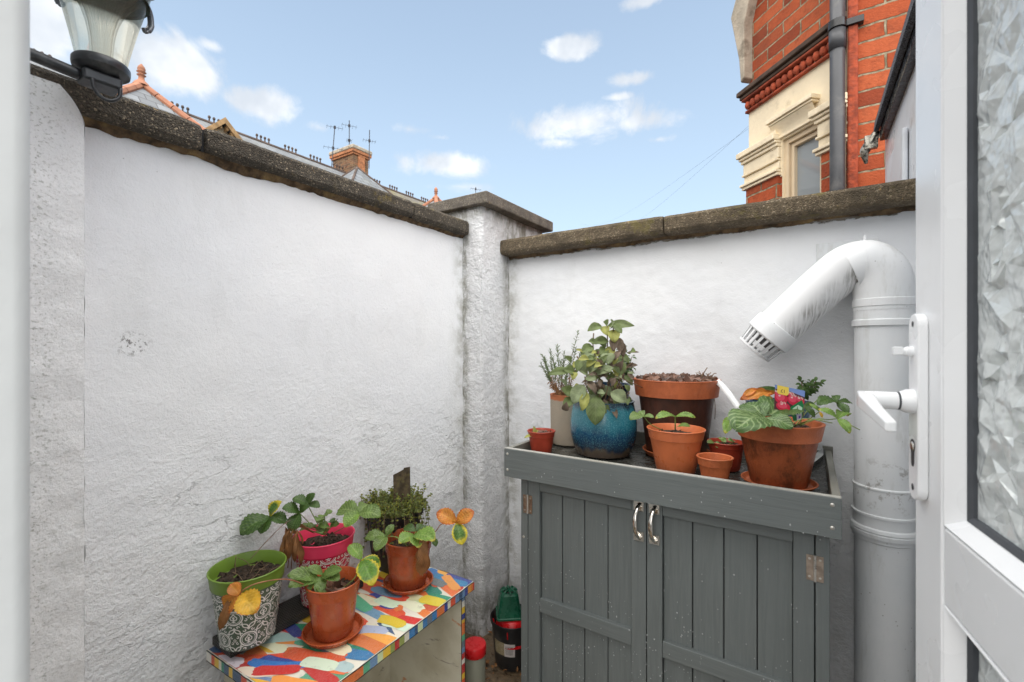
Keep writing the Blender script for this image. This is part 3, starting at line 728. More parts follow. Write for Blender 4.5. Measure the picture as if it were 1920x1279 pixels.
# ------------------------------------------------ far terrace
def roof_house(y0, y1, label, rm, tur=None, gable=None, chim=None, ridgecol='ridgedark'):
    h = thing('terraced_house', label, 'house', (-14, (y0+y1)/2, 0), 'terraced houses beyond the left wall')
    m = MB(); m.box(-18.5, -11.5, y0, y1, 0, 5.6); m.build('wall', M['farbrick'], h)
    m = MB()
    for xs, xe in ((-15, -11.2), (-15, -18.8)):
        m.poly([(xs, y0, 7.92), (xs, y1, 7.92), (xe, y1, 5.4), (xe, y0, 5.4)], [(y0, 0), (y1, 0), (y1, 4.6), (y0, 4.6)])
    for yy in (y0, y1): m.poly([(-15, yy, 7.92), (-11.2, yy, 5.4), (-18.8, yy, 5.4)])
    rf = m.build('roof', M[rm], h)
    m = MB(); m.tube([(-15, y0, 7.91), (-15, y1, 7.91)], .07, 8); n = int((y1-y0)/.95)
    for i in range(n):
        yc = y0+.5+i*.95
        for j in range(4):
            y = yc+j*.13; m.lathe([(.028, 0), (.02, .10), (.042, .13), (.036, .17), (0, .20)], (-15, y, 7.95), 8)
    m.build('ridge_crest', M[ridgecol], rf)
    m = MB(); m.poly([(-14.94, y0, 7.87), (-14.94, y1, 7.87), (-14.75, y1, 7.755), (-14.75, y0, 7.755)]); m.build('flashing', M['flash'], rf)
    if tur:
        x, y, z, s, fin, cl = tur
        m = MB(); cs_ = [(x+s, y-s, z-s*1.05), (x+s, y+s, z-s*1.05), (x-s, y+s, z-s*1.05), (x-s, y-s, z-s*1.05)]
        for i in range(4): a_, b_ = cs_[i], cs_[(i+1) % 4]; m.poly([a_, b_, (x, y, z)], [(0, 0), (2*s, 0), (s, s*1.4)])
        tr = m.build('turret_roof', M['slate'], h)
        m = MB()
        for a_ in cs_:
            A = Vector(a_); Z = Vector((x, y, z))
            for k in range(8): m.tube([Z.lerp(A, k/8+.006), Z.lerp(A, (k+1)/8)], .085 if fin == 1 else .04, 8)
        m.build('hip_tiles', M[cl], tr)
        if fin:
            m = MB(); m.sm = True
            m.lathe([(r_, z_*.46) for r_, z_ in [(.16, -.05), (.12, .10), (.06, .22), (.05, .42), (.085, .45), (.05, .48), (.05, .56), (.09, .60), (.05, .64), (.075, .72), (.06, .84), (.01, .98), (0, 1.0)]], (x, y, z), 12)
            m.build('finial', M['ridge'], tr)
        m = MB(); m.box(x-s*.9, x+s*.9, y-s*.9, y+s*.9, 0, z-s*1.0); m.build('bay', M['farbrick'], h)
    if gable:
        x, y, z, s = gable
        m = MB()
        for sg in (-1, 1):
            m.poly([(x, y, z), (x-2, y, z), (x-2, y+sg*s, z-s), (x, y+sg*s, z-s)], [(0, 0), (2, 0), (2, s*1.4), (0, s*1.4)])
        gr = m.build('gable_roof', M['slate'], h)
        m = MB()
        for sg in (-1, 1):
            m.prism([(x+.02, y, z+.03), (x+.02, y+sg*s, z-s+.03), (x+.02, y+sg*s, z-s-.13), (x+.02, y, z-.13)], (.05, 0, 0))
            for k in range(12):
                a = (k+.5)/12; m.box(x-.14, x+.015, min(y+sg*s*a, y+sg*(s*a+.05)), max(y+sg*s*a, y+sg*(s*a+.05)), z-s*a-.22, z-s*a-.10)
        m.build('bargeboard', M['barge'], gr)
        m = MB(); m.poly([(x-.2, y, z-.1), (x-.2, y-s, z-s), (x-.2, y+s, z-s)]); m.build('gable_face', M['cream'], gr)
    if chim:
        x0_, x1_, y0_, y1_, zt = chim
        m = MB(); m.box(x0_, x1_, y0_, y1_, 6.2, zt-.42); ch = m.build('chimney', M['farbrick'], h)
        m = MB(); m.box(x0_-.05, x1_+.05, y0_-.05, y1_+.05, zt-.419, zt-.34); m.box(x0_-.09, x1_+.09, y0_-.09, y1_+.09, zt-.339, zt-.24); m.box(x1_-.25, x1_+.05, y0_+.2, y1_-.2, zt-1.3, zt-.42)
        m.build('oversailing_course', M['oversail'], ch)
        m = MB(); m.box(x0_-.12, x1_+.12, y0_-.12, y1_+.12, zt-.239, zt-.08); m.build('chimney_cap', M['stonegrey'], ch, bevel=.05)
    return h
roof_house(-6, 1.2, 'terraced house hidden behind the lantern, nearest of the row', 'slate')
roof_house(1.2, 7.35, 'terraced house with orange ridge tiles and a finial, just right of the lantern', 'slate', (-12, 3.84, 6.87, 1.7, 1, 'ridge'), (-13, 5.95, 7.29, 1.4))
roof_house(7.35, 12.0, 'terraced house with the big brick chimney carrying three aerials', 'slate', (-12.5, 9.8, 7.15, 1.6, 0, 'ridgedark'), None, (-15.75, -14.5, 11.2, 11.9, 8.97))
roof_house(12.0, 16.9, 'terraced house with yellow moss on its roof and a small finial near the pier', 'slatemoss', (-12.5, 13.6, 7.15, 1.4, 1, 'ridge'))
roof_house(16.9, 22, 'terraced house mostly hidden behind the cap of the pier', 'slatemoss')
def aerial(bx, by, top, d, label, rods, lean=0):
    A = at(bx, by, d); T = at(bx+lean, top, d); m = MB(); m.tube([A, T], .016, 6); prs = []
    for f_, Ln in rods:
        P = A.lerp(T, f_); mm = MB(); mm.box(P.x-.03, P.x+.03, P.y-.03, P.y+.03, P.z-.05, P.z+.05); prs.append(mm)
        D = Vector((.5, .85, 0)); mm.tube([P-D*Ln, P+D*Ln], .007, 4)
        for k in range(-2, 3): Q = P+D*(k*Ln/2.2); mm.tube([Q-Vector((.5, -.3, .05))*.28, Q+Vector((.5, -.3, .05))*.2], .005, 4)
    e = thing('tv_aerial', label, 'aerial', tuple(A), 'aerials on the far roofs'); m.build('mast', M['antenna'], e)
    for mm in prs: mm.build('rods', M['antenna'], e)
aerial(622, 312, 236, 17.0, 'slightly leaning aerial at the near side of the brick chimney, leftmost of the three', ((.45, .35), (.96, .3)), 6)
aerial(655, 276, 226, 17.3, 'aerial standing on top of the brick chimney, middle of the three', ((.25, .1), (.80, .28)), 0)
aerial(692, 316, 244, 17.6, 'slim aerial at the far side of the brick chimney, rightmost of the three', ((.72, .25),), 1)
aerial(892, 405, 351, 24.0, 'tiny distant aerial poking above the pier cap', ((.93, .3),), 0)

# ================================================ soil pipe
PY = 1.715
sp = thing('soil_pipe', 'thick white painted soil pipe standing against the back wall beside the door', 'pipe', (.185, PY, 0))
def pz(px, py): return atY(px, py, PY)
r0 = .0705
m = MB(); m.sm = True
up = [(.185, PY, 0), (.185, PY, .4), (.185, PY, .80), (.185, PY, 1.20), (.185, PY, 1.40)]
m.tube(up, r0, 48)
m.build('pipe', M['pipe'], sp, smooth=True, angle=50)
m = MB(); m.sm = True
elb = smooth_path([(.185, PY, 1.40), (.184, PY, 1.455), (.172, PY, 1.51), (.140, PY, 1.537), (.105, PY, 1.525)], 8)
m.tube(elb, [r0+.003]*len(elb), 48)
m.build('elbow', M['pipe'], sp, smooth=True, angle=50)
arm0 = Vector((.130, PY-.002, 1.538)); arm1 = Vector((-.090, PY-.002, 1.335))
ap = smooth_path([(.147, PY-.002, 1.543), (.115, PY-.002, 1.542), (.089, PY-.002, 1.529), (.062, PY-.002, 1.505), (.02, PY-.002, 1.464)], 6)+[Vector((-.04, PY-.002, 1.400)), Vector((-.080, PY-.002, 1.3585)), Vector((-.108, PY-.002, 1.3295))]
m = MB(); m.sm = True; m.tube(ap, r0-.004, 56)
armo = m.build('arm', mat('streaked pipe arm', armf), sp, smooth=True, angle=50)
axd = (ap[-1]-ap[-3]).normalized(); e0 = ap[-1]-axd*.030
m = MB(); m.sm = True
m.lathe([(r0-.005, -.012), (r0+.001, -.010), (r0+.003, 0), (r0+.003, .038), (r0-.001, .042), (r0-.012, .043)], e0, 48, ax=axd)
m.build('collar', M['pipe'], sp, smooth=True, angle=35)
# slotted terminal grille
m = MB(); g0 = e0+axd*.041; Lg = .050
Xa = axd.orthogonal().normalized(); Ya = axd.cross(Xa)
for k in range(22):
    a = 2*math.pi*k/22; wv = 2*math.pi/22*.40
    pr_ = []
    for r_, z_ in ((r0-.003, 0), (r0-.012, Lg), (r0-.018, Lg), (r0-.011, 0)):
        pr_.append((r_, z_))
    b = len(m.v)
    for aa in (a-wv/2, a+wv/2):
        for r_, z_ in pr_: m.v.append(g0+axd*z_+(Xa*math.cos(aa)+Ya*math.sin(aa))*r_)
    for i in range(4): j = (i+1) % 4; m.face((b+i, b+j, b+4+j, b+4+i))
m.lathe([(r0-.020, Lg-.004), (r0-.011, Lg-.002), (r0-.012, Lg+.004), (r0-.020, Lg+.006)], g0, 44, ax=axd)
m.lathe([(0, Lg+.002), (r0-.042, Lg+.002), (r0-.042, Lg+.005), (0, Lg+.006)], g0, 24, ax=axd)
for k in range(12):
    a = 2*math.pi*k/12; d_ = Xa*math.cos(a)+Ya*math.sin(a); m.tube([g0+axd*(Lg+.003)+d_*(r0-.045), g0+axd*(Lg+.003)+d_*(r0-.016)], .0022, 5)
gq = m.build('terminal_grille', M['pipe'], sp)
m = MB(); m.lathe([(r0-.012, -.002), (r0-.028, Lg*.5), (0, Lg*.5)], g0, 24, ax=axd); m.build('opening', simple('grey inside of pipe', (.16, .16, .16), .8), gq)
def ringat(z0, prof, tilt=0, name='coupling'):
    m = MB(); m.sm = True; m.lathe([(r, z) for r, z in prof], (.185, PY, z0), 48, ax=(math.sin(tilt), 0, math.cos(tilt))); return m.build(name, M['pipe'], sp, smooth=True, angle=35)
k_ = 1.338/853
zt = lambda py: CAMZ+(646-py)*k_
ringat(0, [(r0, zt(612)), (r0+.006, zt(611)), (r0+.006, zt(601)), (r0+.002, zt(599)), (r0+.002, zt(576)), (r0+.005, zt(575)), (r0+.005, zt(562)), (r0-.001, zt(559))])
ringat(0, [(r0, zt(1008)), (r0+.004, zt(1006)), (r0+.004, zt(999)), (r0+.009, zt(998)), (r0+.010, zt(991)), (r0+.008, zt(989)), (r0+.010, zt(987)), (r0+.008, zt(982)), (r0+.003, zt(980)), (r0+.003, zt(962)),
           (r0+.006, zt(961)), (r0+.006, zt(957)), (r0+.002, zt(956)), (r0+.002, zt(912)), (r0+.004, zt(911)), (r0+.004, zt(908)), (r0-.001, zt(906))])
m = MB(); fp = Vector((.140, PY, 1.537))
m.lathe([(r0-.004, -.003), (r0+.004, -.003), (r0+.004, .003), (r0-.004, .003)], fp, 48, ax=(1, 0, .15)); m.box(.137, .143, PY-.012, PY+.012, 1.605, 1.624); m.build('seam_flange', M['pipe'], sp, bevel=.001)
A = atY(1530, 457, 1.805); Bq = atY(1648, 452, 1.805)
m = MB(); m.box(A.x, Bq.x, 1.808, 1.826, 1.47, A.z); m.build('wall_plate', M['pipe'], sp, bevel=.002)

# ================================================ glazed door, open
TH = math.radians(7.7)
ed = Vector((math.sin(TH), -math.cos(TH), 0)); en = Vector((-math.cos(TH), -math.sin(TH), 0)); D0 = Vector((.1172, .7926, 0))
def DP(s, o, z): return D0+ed*s+en*o+Vector((0, 0, 1.3+z))     # s from the lock edge, o out of the face, z above the lens
def dbox(m, s0, s1, o0, o1, z0, z1): m.box(s0, s1, o0, o1, z0, z1, P=DP)
dr = thing('glazed_door', 'white plastic back door standing open, with faceted obscure glass and a lever handle', 'door', tuple(DP(.73, -.03, -1.3)))
m = MB()
zb, ztop = -1.17, .84
dbox(m, 0, .083, -.058, 0, zb, ztop); dbox(m, .66, .742, -.058, 0, zb, ztop); dbox(m, .0831, .6599, -.058, -.0005, zb, zb+.10); dbox(m, .0831, .6599, -.058, -.0005, ztop-.10, ztop)
dbox(m, .0855, .6575, -.055, -.0012, -.2975, -.2095)
m.build('sash_frame', M['white'], dr, bevel=.0035, seg=3)
def bead(s0, s1, z0, z1, name):
    # chamfered glazing bead round an opening: outer rectangle to inner rectangle
    m = MB(); w = .0565; dp_ = -.020
    def ringp(i, o): return [DP(s0+i, o, z0+i), DP(s1-i, o, z0+i), DP(s1-i, o, z1-i), DP(s0+i, o, z1-i)]
    def ringb(i, j, o): return [DP(s0+i, o, z0+j), DP(s1-i, o, z0+j), DP(s1-i, o, z1-j), DP(s0+i, o, z1-j)]
    rings = [ringb(0, 0, -.006), ringb(.0005, .0005, -.0012), ringb(.002, .002, -.0008), ringb(.0155, .0135, -.0145), ringb(.016, .014, -.018)]
    for A_, B_ in zip(rings[:-1], rings[1:]):
        for k in range(4): j = (k+1) % 4; m.poly([A_[k], A_[j], B_[j], B_[k]])
    bo = m.build(name, M['white'], dr)
    m = MB(); A_ = ringb(.016, .014, -.0155); B_ = ringb(.0215, .0195, -.0185); C_ = ringb(.0215, .0195, -.030)
    for X_, Y_ in ((A_, B_), (B_, C_)):
        for k in range(4): j = (k+1) % 4; m.poly([X_[k], X_[j], Y_[j], Y_[k]])
    m.build('gasket', M['gasket'], bo)
    return (s0+.021, s1-.021, z0+.019, z1-.019)
r1 = bead(.0855, .6575, -.2085, ztop-.10, 'glazing_bead')
r2 = bead(.0855, .6575, zb+.10, -.2985, 'glazing_bead')
from mathutils.geometry import delaunay_2d_cdt
def faceted(rc, seed, name):
    s0, s1, z0, z1 = rc; rg = random.Random(seed); pts = []; hs = []
    cell = .0125; a = s0
    base_ = []
    nx = int((s1-s0)/cell); nzv = int((z1-z0)/cell)
    from mathutils import Vector as V2
    # few random peaks linked by large facets, as in the pressed glass
    s0 -= .004; s1 += .004; z0 -= .004; z1 += .004
    P2 = [V2((s0, z0)), V2((s1, z0)), V2((s1, z1)), V2((s0, z1))]
    while len(P2) < 4+int((s1-s0)*(z1-z0)/(.0165**2)):
        P2.append(V2((rg.uniform(s0, s1), rg.uniform(z0, z1))))
    for k in range(24): P2.append(V2((s0, z0+(z1-z0)*(k+.5)/24))); P2.append(V2((s1, z0+(z1-z0)*(k+.5)/24)))
    for k in range(14): P2.append(V2((s0+(s1-s0)*(k+.5)/14, z0))); P2.append(V2((s0+(s1-s0)*(k+.5)/14, z1)))
    vs, es, fs, *_ = delaunay_2d_cdt(P2, [], [], 0, 1e-6)
    m = MB()
    for v in vs: m.v.append(DP(v.x, -.0225+rg.uniform(-.0040, .0040)*min(1, max(0, min(v.x-s0, s1-v.x, v.y-z0, z1-v.y)-.006)/.010), v.y))
    for f in fs: m.face(f)
    m.poly([DP(s0, -.0275, z0), DP(s0, -.0275, z1), DP(s1, -.0275, z1), DP(s1, -.0275, z0)])
    return m.build(name, M['patglass'], dr)
faceted(r1, 5, 'glass_pane'); faceted(r2, 6, 'glass_pane')
# handle set
hp = MB(); n = 10; z0, z1, sc_, w_ = -.196, .039, .0315, .0165
out = []
for k in range(n+1): a = math.pi*k/n; out.append((sc_+w_*math.cos(a), z1-w_+w_*math.sin(a)))
for k in range(n+1): a = math.pi+math.pi*k/n; out.append((sc_+w_*math.cos(a), z0+w_+w_*math.sin(a)))
hp.prism([DP(s, 0, z) for s, z in out], en*.011)
hb = hp.build('lock_plate', M['white'], dr, bevel=.0025, seg=3)
m = MB(); m.sm = True
m.lathe([(.0155, 0), (.0150, .007), (.0125, .012), (.0118, .014)], DP(sc_, .011, -.072), 28, ax=en)
m.lathe([(.0112, .0160), (.0112, .050)], DP(sc_, .011, -.072), 24, ax=en)
m.build('handle_rose', M['white'], hb, smooth=True, angle=40)
m = MB(); m.sm = True; m.lathe([(.0113, .0138), (.0113, .0162)], DP(sc_, .011, -.072), 24, ax=en); m.build('seal_ring', M['gasket'], hb)
m = MB()
def lv(s, o, z, w, h): return [DP(s, o-w, z-h), DP(s, o+w, z-h), DP(s, o+w, z+h), DP(s, o-w, z+h)]
secs = [lv(sc_-.013, .054, -.072, .0075, .0100), lv(sc_-.002, .059, -.0715, .0095, .0105), lv(sc_+.014, .061, -.074, .0085, .0095), lv(sc_+.05, .059, -.083, .0065, .0078), lv(sc_+.092, .056, -.093, .0055, .0066)]
b = len(m.v)
for s_ in secs: m.v += s_
for k in range(len(secs)-1):
    for i in range(4): j = (i+1) % 4; m.face((b+k*4+i, b+(k+1)*4+i, b+(k+1)*4+j, b+k*4+j))
m.face((b, b+1, b+2, b+3)); e_ = b+(len(secs)-1)*4; m.face((e_+3, e_+2, e_+1, e_))
m.build('handle', M['white'], hb, bevel=.003, seg=3)
m = MB(); m.sm = True
m.lathe([(.0065, 0), (.0065, .006), (.0045, .008), (.0045, .012)], DP(sc_-.002, .011, -.009), 20, ax=en); m.box(sc_-.005, sc_+.003, .021, .031, -.013, -.003, P=DP)
m.build('snib', M['white'], hb, bevel=.001)
def hole(z, prof, mt, name):
    m = MB(); m.poly([DP(sc_+s, .0114, z+zz) for s, zz in prof]); m.build(name, M[mt], hb)
cir = lambda r: [(r*math.cos(2*math.pi*k/18), r*math.sin(2*math.pi*k/18)) for k in range(18)]
hole(.026, cir(.0035), 'gasket', 'screw'); hole(-.180, cir(.0042), 'gasket', 'screw')
kp = [(.0085*math.cos(math.pi*(1.25-1.5*k/12)), .0085*math.sin(math.pi*(1.25-1.5*k/12))) for k in range(13)]+[(.005, -.022), (.003, -.026), (-.003, -.026), (-.005, -.022)]
hole(-.128, kp, 'gasket', 'keyhole')
m = MB(); m.sm = True; m.lathe([(0, .0008), (.006, .0006), (.0062, 0)], DP(sc_, .0116, -.129), 16, ax=en); m.build('lock_barrel', M['chrome'], hb)

# ================================================ grey garden cupboard
cb = thing('garden_cupboard', 'grey painted wooden garden cupboard with two plank doors and a potting tray top', 'cupboard', (-.385, 1.53, 0))
X0, X1, Y0, Y1, ZT, ZB = -.851, .062, 1.257, 1.802, .955, .861
m = MB(); m.box(X0, X1, Y0, Y0+.018, ZB, ZT-.0015); o = m.build('tray_board', M['paintx'], cb, bevel=.0015)
m = MB(); m.box(X0+.0005, X1-.0005, Y0+.0008, Y0+.0172, ZT-.0013, ZT+.0004); m.build('board_edge', M['wornedge'], cb)
for xx in (X0, X1-.018):
    m = MB(); m.box(xx+.0005, xx+.0175, Y0+.0185, Y1, ZB, ZT+.0); m.build('tray_board', M['painty'], cb, bevel=.0015)
m = MB(); m.box(X0+.02, X1-.02, Y1-.016, Y1, ZB, ZT-.002); m.build('tray_board', M['painty'], cb, bevel=.0015)
m = MB(); m.box(X1-.024, X1+.004, Y1+.001, Y1+.014, ZB, ZT+.012); m.build('corner_post', M['painty'], cb)
def linf(a, b):
    x = X0+.0185+a*(X1-X0-.037); y = Y0+.0185+b*(Y1-Y0-.037)
    z = .909+.002*fbm(x*12, y*12, 1, 3)
    if x > -.02 and y > 1.60: z += .10*((x+.02)/.062)**2*((y-1.60)/.19)*.5
    return (x, y, z)
m = MB(); m.grid(linf, 90, 60); m.build('tray_lining', M['zinc'], cb, smooth=True)
# bent-up corner of the lining
m = MB(); m.grid(lambda a, b: (-.045+a*.083, 1.66+b*.02+.05*a, .912+.045*a*a+.020*b), 16, 3); m.build('lining_flap', simple('bare zinc', (.42, .43, .42), .35, .8, var=.2, scale=30), cb, smooth=True)
FY = 1.29
m = MB()
m.box(-.805, -.7795, FY, FY+.04, 0, .860); m.box(.0135, .041, FY, FY+.04, 0, .860)
m.box(-.809, -.79, FY+.041, 1.76, .03, .860); m.box(.022, .041, FY+.041, 1.76, .03, .860)
m.box(-.809, -.78, 1.761, 1.79, 0, .860); m.box(.012, .041, 1.761, 1.79, 0, .860); m.box(-.789, .021, 1.75, 1.76, .03, .86); m.box(-.789, .021, FY+.03, 1.749, .035, .055)
m.box(-.779, .013, FY+.024, FY+.04, .835, .859)
m.build('carcass', M['paintz'], cb, bevel=.0015)
def cdoor(xa, xb, hx, hinge_x, lab):
    m = MB(); sw = .0425
    m.box(xa, xa+sw, FY, FY+.02, .06, .856); m.box(xb-sw, xb, FY, FY+.02, .06, .856)
    d = m.build('door', M['paintz'], cb, bevel=.0018)
    d['label'] = lab
    for za, zb_ in ((.822, .8558), (.428, .474), (.061, .11)):
        m = MB(); m.box(xa+sw+.0004, xb-sw-.0004, FY+.0006, FY+.02, za, zb_); m.build('rail', M['paintx'], d, bevel=.0022)
    w = (xb-xa-2*sw)/4
    for k in range(4):
        m = MB(); a = xa+sw+k*w; dy = .0008*((k*7) % 3)
        m.box(a+.0012, a+w-.0012, FY+.0135+dy, FY+.0205+dy, .07, .85); m.build('plank', M['paintz'], d, bevel=.0022)
    m = MB(); m.box(xa+.02, xb-.02, FY+.0215, FY+.0235, .07, .85); m.build('backing', M['dark'], d)
    h = MB()
    for zc in (.838, .752): h.box(hx-.0145, hx+.0145, FY-.0022, FY-.0002, zc-.0135, zc+.0135)
    h.sm = True; pts = smooth_path([(hx, FY-.002, .840), (hx, FY-.014, .836), (hx-.002, FY-.029, .816), (hx-.002, FY-.031, .795), (hx-.001, FY-.027, .772), (hx, FY-.012, .755), (hx, FY-.002, .751)], 6)
    n_ = len(pts); h.tube(pts, [.0072-.0030*math.sin(math.pi*i/(n_-1))**.5+.0012*math.sin(math.pi*i/(n_-1))**8*2 for i in range(n_)], 14, sx=1.5)
    for zc in (.838, .752):
        for dx in (-.009, .009): h.lathe([(0, .0014), (.0022, .0010), (.0026, 0)], (hx+dx, FY-.0022, zc+(.0 if zc > .8 else 0)), 10, ax=(0, -1, 0))
    h.build('handle', M['chrome'], d)
    for zc in (.772, .10):
        h = MB(); h.box(hinge_x-.017, hinge_x-.0022, FY-.0016, FY-.0001, zc-.030, zc+.030); h.box(hinge_x+.0022, hinge_x+.017, FY-.0016, FY-.0001, zc-.030, zc+.030)
        h.M = 1
        for i in range(5): h.tube([(hinge_x, FY-.002, zc-.031+i*.0125), (hinge_x, FY-.002, zc-.031+i*.0125+.0118)], .0029, 10)
        for dx in (-.0105, .0105):
            for dz in (-.021, .021): h.lathe([(0, .0012), (.0024, .0008), (.0028, 0)], (hinge_x+dx, FY-.0016, zc+dz), 10, ax=(0, -1, 0))
        h.build('hinge', [M['hinge'], M['screw']], d)
cdoor(-.777, -.3870, -.4075, -.7785, 'left-hand plank door')
cdoor(-.3845, .0110, -.3635, .0122, 'right-hand plank door')
for x, y, z in ((.045, Y0, .937), (.045, Y0, .885), (-.838, Y0, .937), (-.838, Y0, .885), (-.795, FY, .66)):
    m = MB(); m.sm = True; m.lathe([(0, .0006), (.0042, .0005), (.0046, 0)], (x, y, z), 12, ax=(0, -1, 0)); m.build('screw', M['screw'], cb)

m = MB(); m.sm = True; rg = random.Random(11)
for k in range(1900):
    x = rg.uniform(-.80, .038); z = rg.uniform(.11, .93)
    den = min(1, max(.02, (0.80-z)/.42))*min(1, max(0, .5+1.6*nz3(x*9, z*9, 2)))
    if rg.random() > den and z < .86: continue
    if z > .86 and rg.random() > .16: continue
    y = FY if z < .86 else Y0
    if z < .86:
        for a, b in ((-.7345, -.4295), (-.342, -.0315)):
            if a < x < b and not (.428 < z < .474): y = FY+.0135
    r_ = rg.uniform(.0006, .0015)*(1.4 if rg.random() < .15 else 1); e = rg.uniform(1.0, 1.9)
    c_ = Vector((x, y, z)); b = len(m.v)
    for i, (rr_, zz) in enumerate(((1, 0), (.8, .35), (.4, .6))):
        for j in range(7):
            a = 2*math.pi*j/7; m.v.append(c_+Vector((math.cos(a)*rr_*r_, -zz*r_, math.sin(a)*rr_*r_*e)))
    m.v.append(c_+Vector((0, -.66*r_, 0)))
    for i in range(2):
        for j in range(7): j2 = (j+1) % 7; m.face((b+i*7+j, b+i*7+j2, b+(i+1)*7+j2, b+(i+1)*7+j))
    for j in range(7): m.face((b+14+j, b+14+(j+1) % 7, b+21))
o = m.build('raindrops', M['drop'], cb); o['kind'] = 'stuff'

# ================================================ painted table
O = Vector((-1.288, .548, 0)); TA = R(1.6)
tl = Vector((-math.sin(TA), math.cos(TA), 0)); tq = Vector((math.cos(TA), math.sin(TA), 0)); TZ = .519
def TP(a, b, z): return O+tq*a+tl*b+Vector((0, 0, z))
TW, TL = .382, .630
tb = thing('painted_table', 'small low table covered in bright brush strokes of many colours, against the left wall', 'table', tuple(TP(TW/2, TL/2, 0)))
def tbox(m, a0, a1, b0, b1, z0, z1): m.box(a0, a1, b0, b1, z0, z1, P=TP)
PAL = [((.80, .76, .62), 13), ((.82, .80, .72), 11), ((.68, .78, .45), 6), ((.75, .08, .02), 14), ((.58, .015, .015), 11), ((.80, .18, .03), 13), ((.85, .55, .02), 11), ((.85, .38, .05), 8),
       ((.02, .05, .32), 5), ((.03, .09, .20), 6), ((.02, .20, .50), 6), ((.16, .30, .50), 6), ((.0, .28, .16), 5), ((.10, .45, .25), 3), ((.14, .18, .22), 4), ((.45, .60, .66), 5), ((.30, .36, .08), 2)]
bag = [c for c, w in PAL for _ in range(w)]
rg = random.Random(21)
m = MB(); m.col = (.78, .75, .64); tbox(m, 0, TW, 0, TL, TZ-.027, TZ)
tt = m.build('table_top', M['paintstroke'], tb, bevel=.001)
m = MB(); lastc = None
def stroke(m, a, b, ang, ln, wd, z, col, bend):
    m.col = tuple(min(1, x*rg.uniform(.85, 1.15)) for x in col); N = 9; K = 5; rows = []
    ph = rg.uniform(0, 99)
    for i in range(N+1):
        s = i/N; th = ang+bend*(s-.5)
        ca = a+math.cos(ang+bend*(s-.5)*.5)*(s-.5)*ln; cb_ = b+math.sin(ang+bend*(s-.5)*.5)*(s-.5)*ln
        w = wd/2*(min(1, .78+1.6*s)*min(1, .70+2*(1-s)))*(1+.12*nz3(s*3, ph, 0))
        row = []
        for k in range(K+1):
            q = k/K*2-1; e = 0
            if i in (0, N): e = (.22*nz3(k*1.7, ph, i)-.10*(q*q))*wd*(1 if i else -1)
            pa = ca-math.sin(th)*w*q+math.cos(th)*e; pb = cb_+math.cos(th)*w*q+math.sin(th)*e
            pa = min(TW-.003, max(.003, pa)); pb = min(TL-.003, max(.003, pb))
            row.append((pa, pb))
        rows.append(row)
    bse = len(m.v)
    for row in rows: m.v += [TP(p[0], p[1], z) for p in row]
    for i in range(N):
        for k in range(K):
            f = (bse+i*(K+1)+k, bse+i*(K+1)+k+1, bse+(i+1)*(K+1)+k+1, bse+(i+1)*(K+1)+k)
            pts = {tuple(round(x, 6) for x in m.v[j]) for j in f}
            if len(pts) < 4: continue
            m.face(f, [(k/K+ph, i/N*3), ((k+1)/K+ph, i/N*3), ((k+1)/K+ph, (i+1)/N*3), (k/K+ph, (i+1)/N*3)])
cells = []
na, nb_ = 6, 16
for i in range(na):
    for j in range(nb_): cells.append(((i+.5+rg.uniform(-.35, .35))/na*TW, (j+.5+rg.uniform(-.35, .35))/nb_*TL))
rg.shuffle(cells); cells = cells+[(rg.uniform(0, TW), rg.uniform(0, TL)) for _ in range(40)]
used = []
for k, (a, b) in enumerate(cells):
    for tr in range(12):
        col = rg.choice(bag)
        if all((a-u[0])**2+(b-u[1])**2 > .05**2 or u[2] != col for u in used): break
    used.append((a, b, col))
    ang = R(rg.gauss(10, 13))-.5*(b/TL-.4)
    stroke(m, a, b, ang, rg.uniform(.08, .17), rg.uniform(.026, .044), TZ+.00006+k*.000014, col, rg.uniform(-.7, .7))
m.build('brush_strokes', M['paintstroke'], tt)
def eastrip(m, p0, p1, z0, z1, nrm, seed, step=.016, up=None):
    r_ = random.Random(seed); p0 = Vector(p0); p1 = Vector(p1); L_ = (p1-p0).length; s = 0; up = up or Vector((0, 0, 1)); nrm = Vector(nrm)
    while s < L_-.001:
        w = min(L_-s, r_.uniform(.6, 1.6)*step); m.col = r_.choice(bag); d = (p1-p0)/L_
        sk = r_.uniform(-.003, .003)
        a = p0+d*s+up*z0+nrm; b = p0+d*(s+w)+up*z0+nrm; c = p0+d*(s+w)+up*z1+nrm; e = p0+d*s+up*z1+nrm
        m.poly([a, b, c, e], [(s*20, 0), ((s+w)*20, 0), ((s+w)*20, .6), (s*20, .6)]); s += w
m = MB(); e_ = .0006
eastrip(m, TP(TW, 0, 0), TP(TW, TL, 0), TZ-.0255, TZ-.0012, tq*e_, 1)
eastrip(m, TP(0, 0, 0), TP(TW, 0, 0), TZ-.0255, TZ-.0012, -tl*e_, 2)
eastrip(m, TP(TW, TL, 0), TP(0, TL, 0), TZ-.0255, TZ-.0012, tl*e_, 3)
m.build('painted_edge', M['paintstroke'], tt)
m = MB(); m.sm = True; r_ = random.Random(4)
def wob(p0, p1, rad, n=40):
    p0 = Vector(p0); p1 = Vector(p1); m.tube([p0.lerp(p1, i/n)+Vector((0, 0, .0012*nz3(i*.35, rad*900, 3))) for i in range(n+1)], [rad*(1+.4*nz3(i*.5, 2, 7)) for i in range(n+1)], 5)
for z in (TZ-.0008, TZ-.026):
    wob(TP(TW, 0, z), TP(TW, TL, z), .0013); wob(TP(0, 0, z), TP(TW, 0, z), .0013); wob(TP(TW, TL, z), TP(0.0, TL, z), .0013)
m.build('black_outline', M['blackplas'], tt)
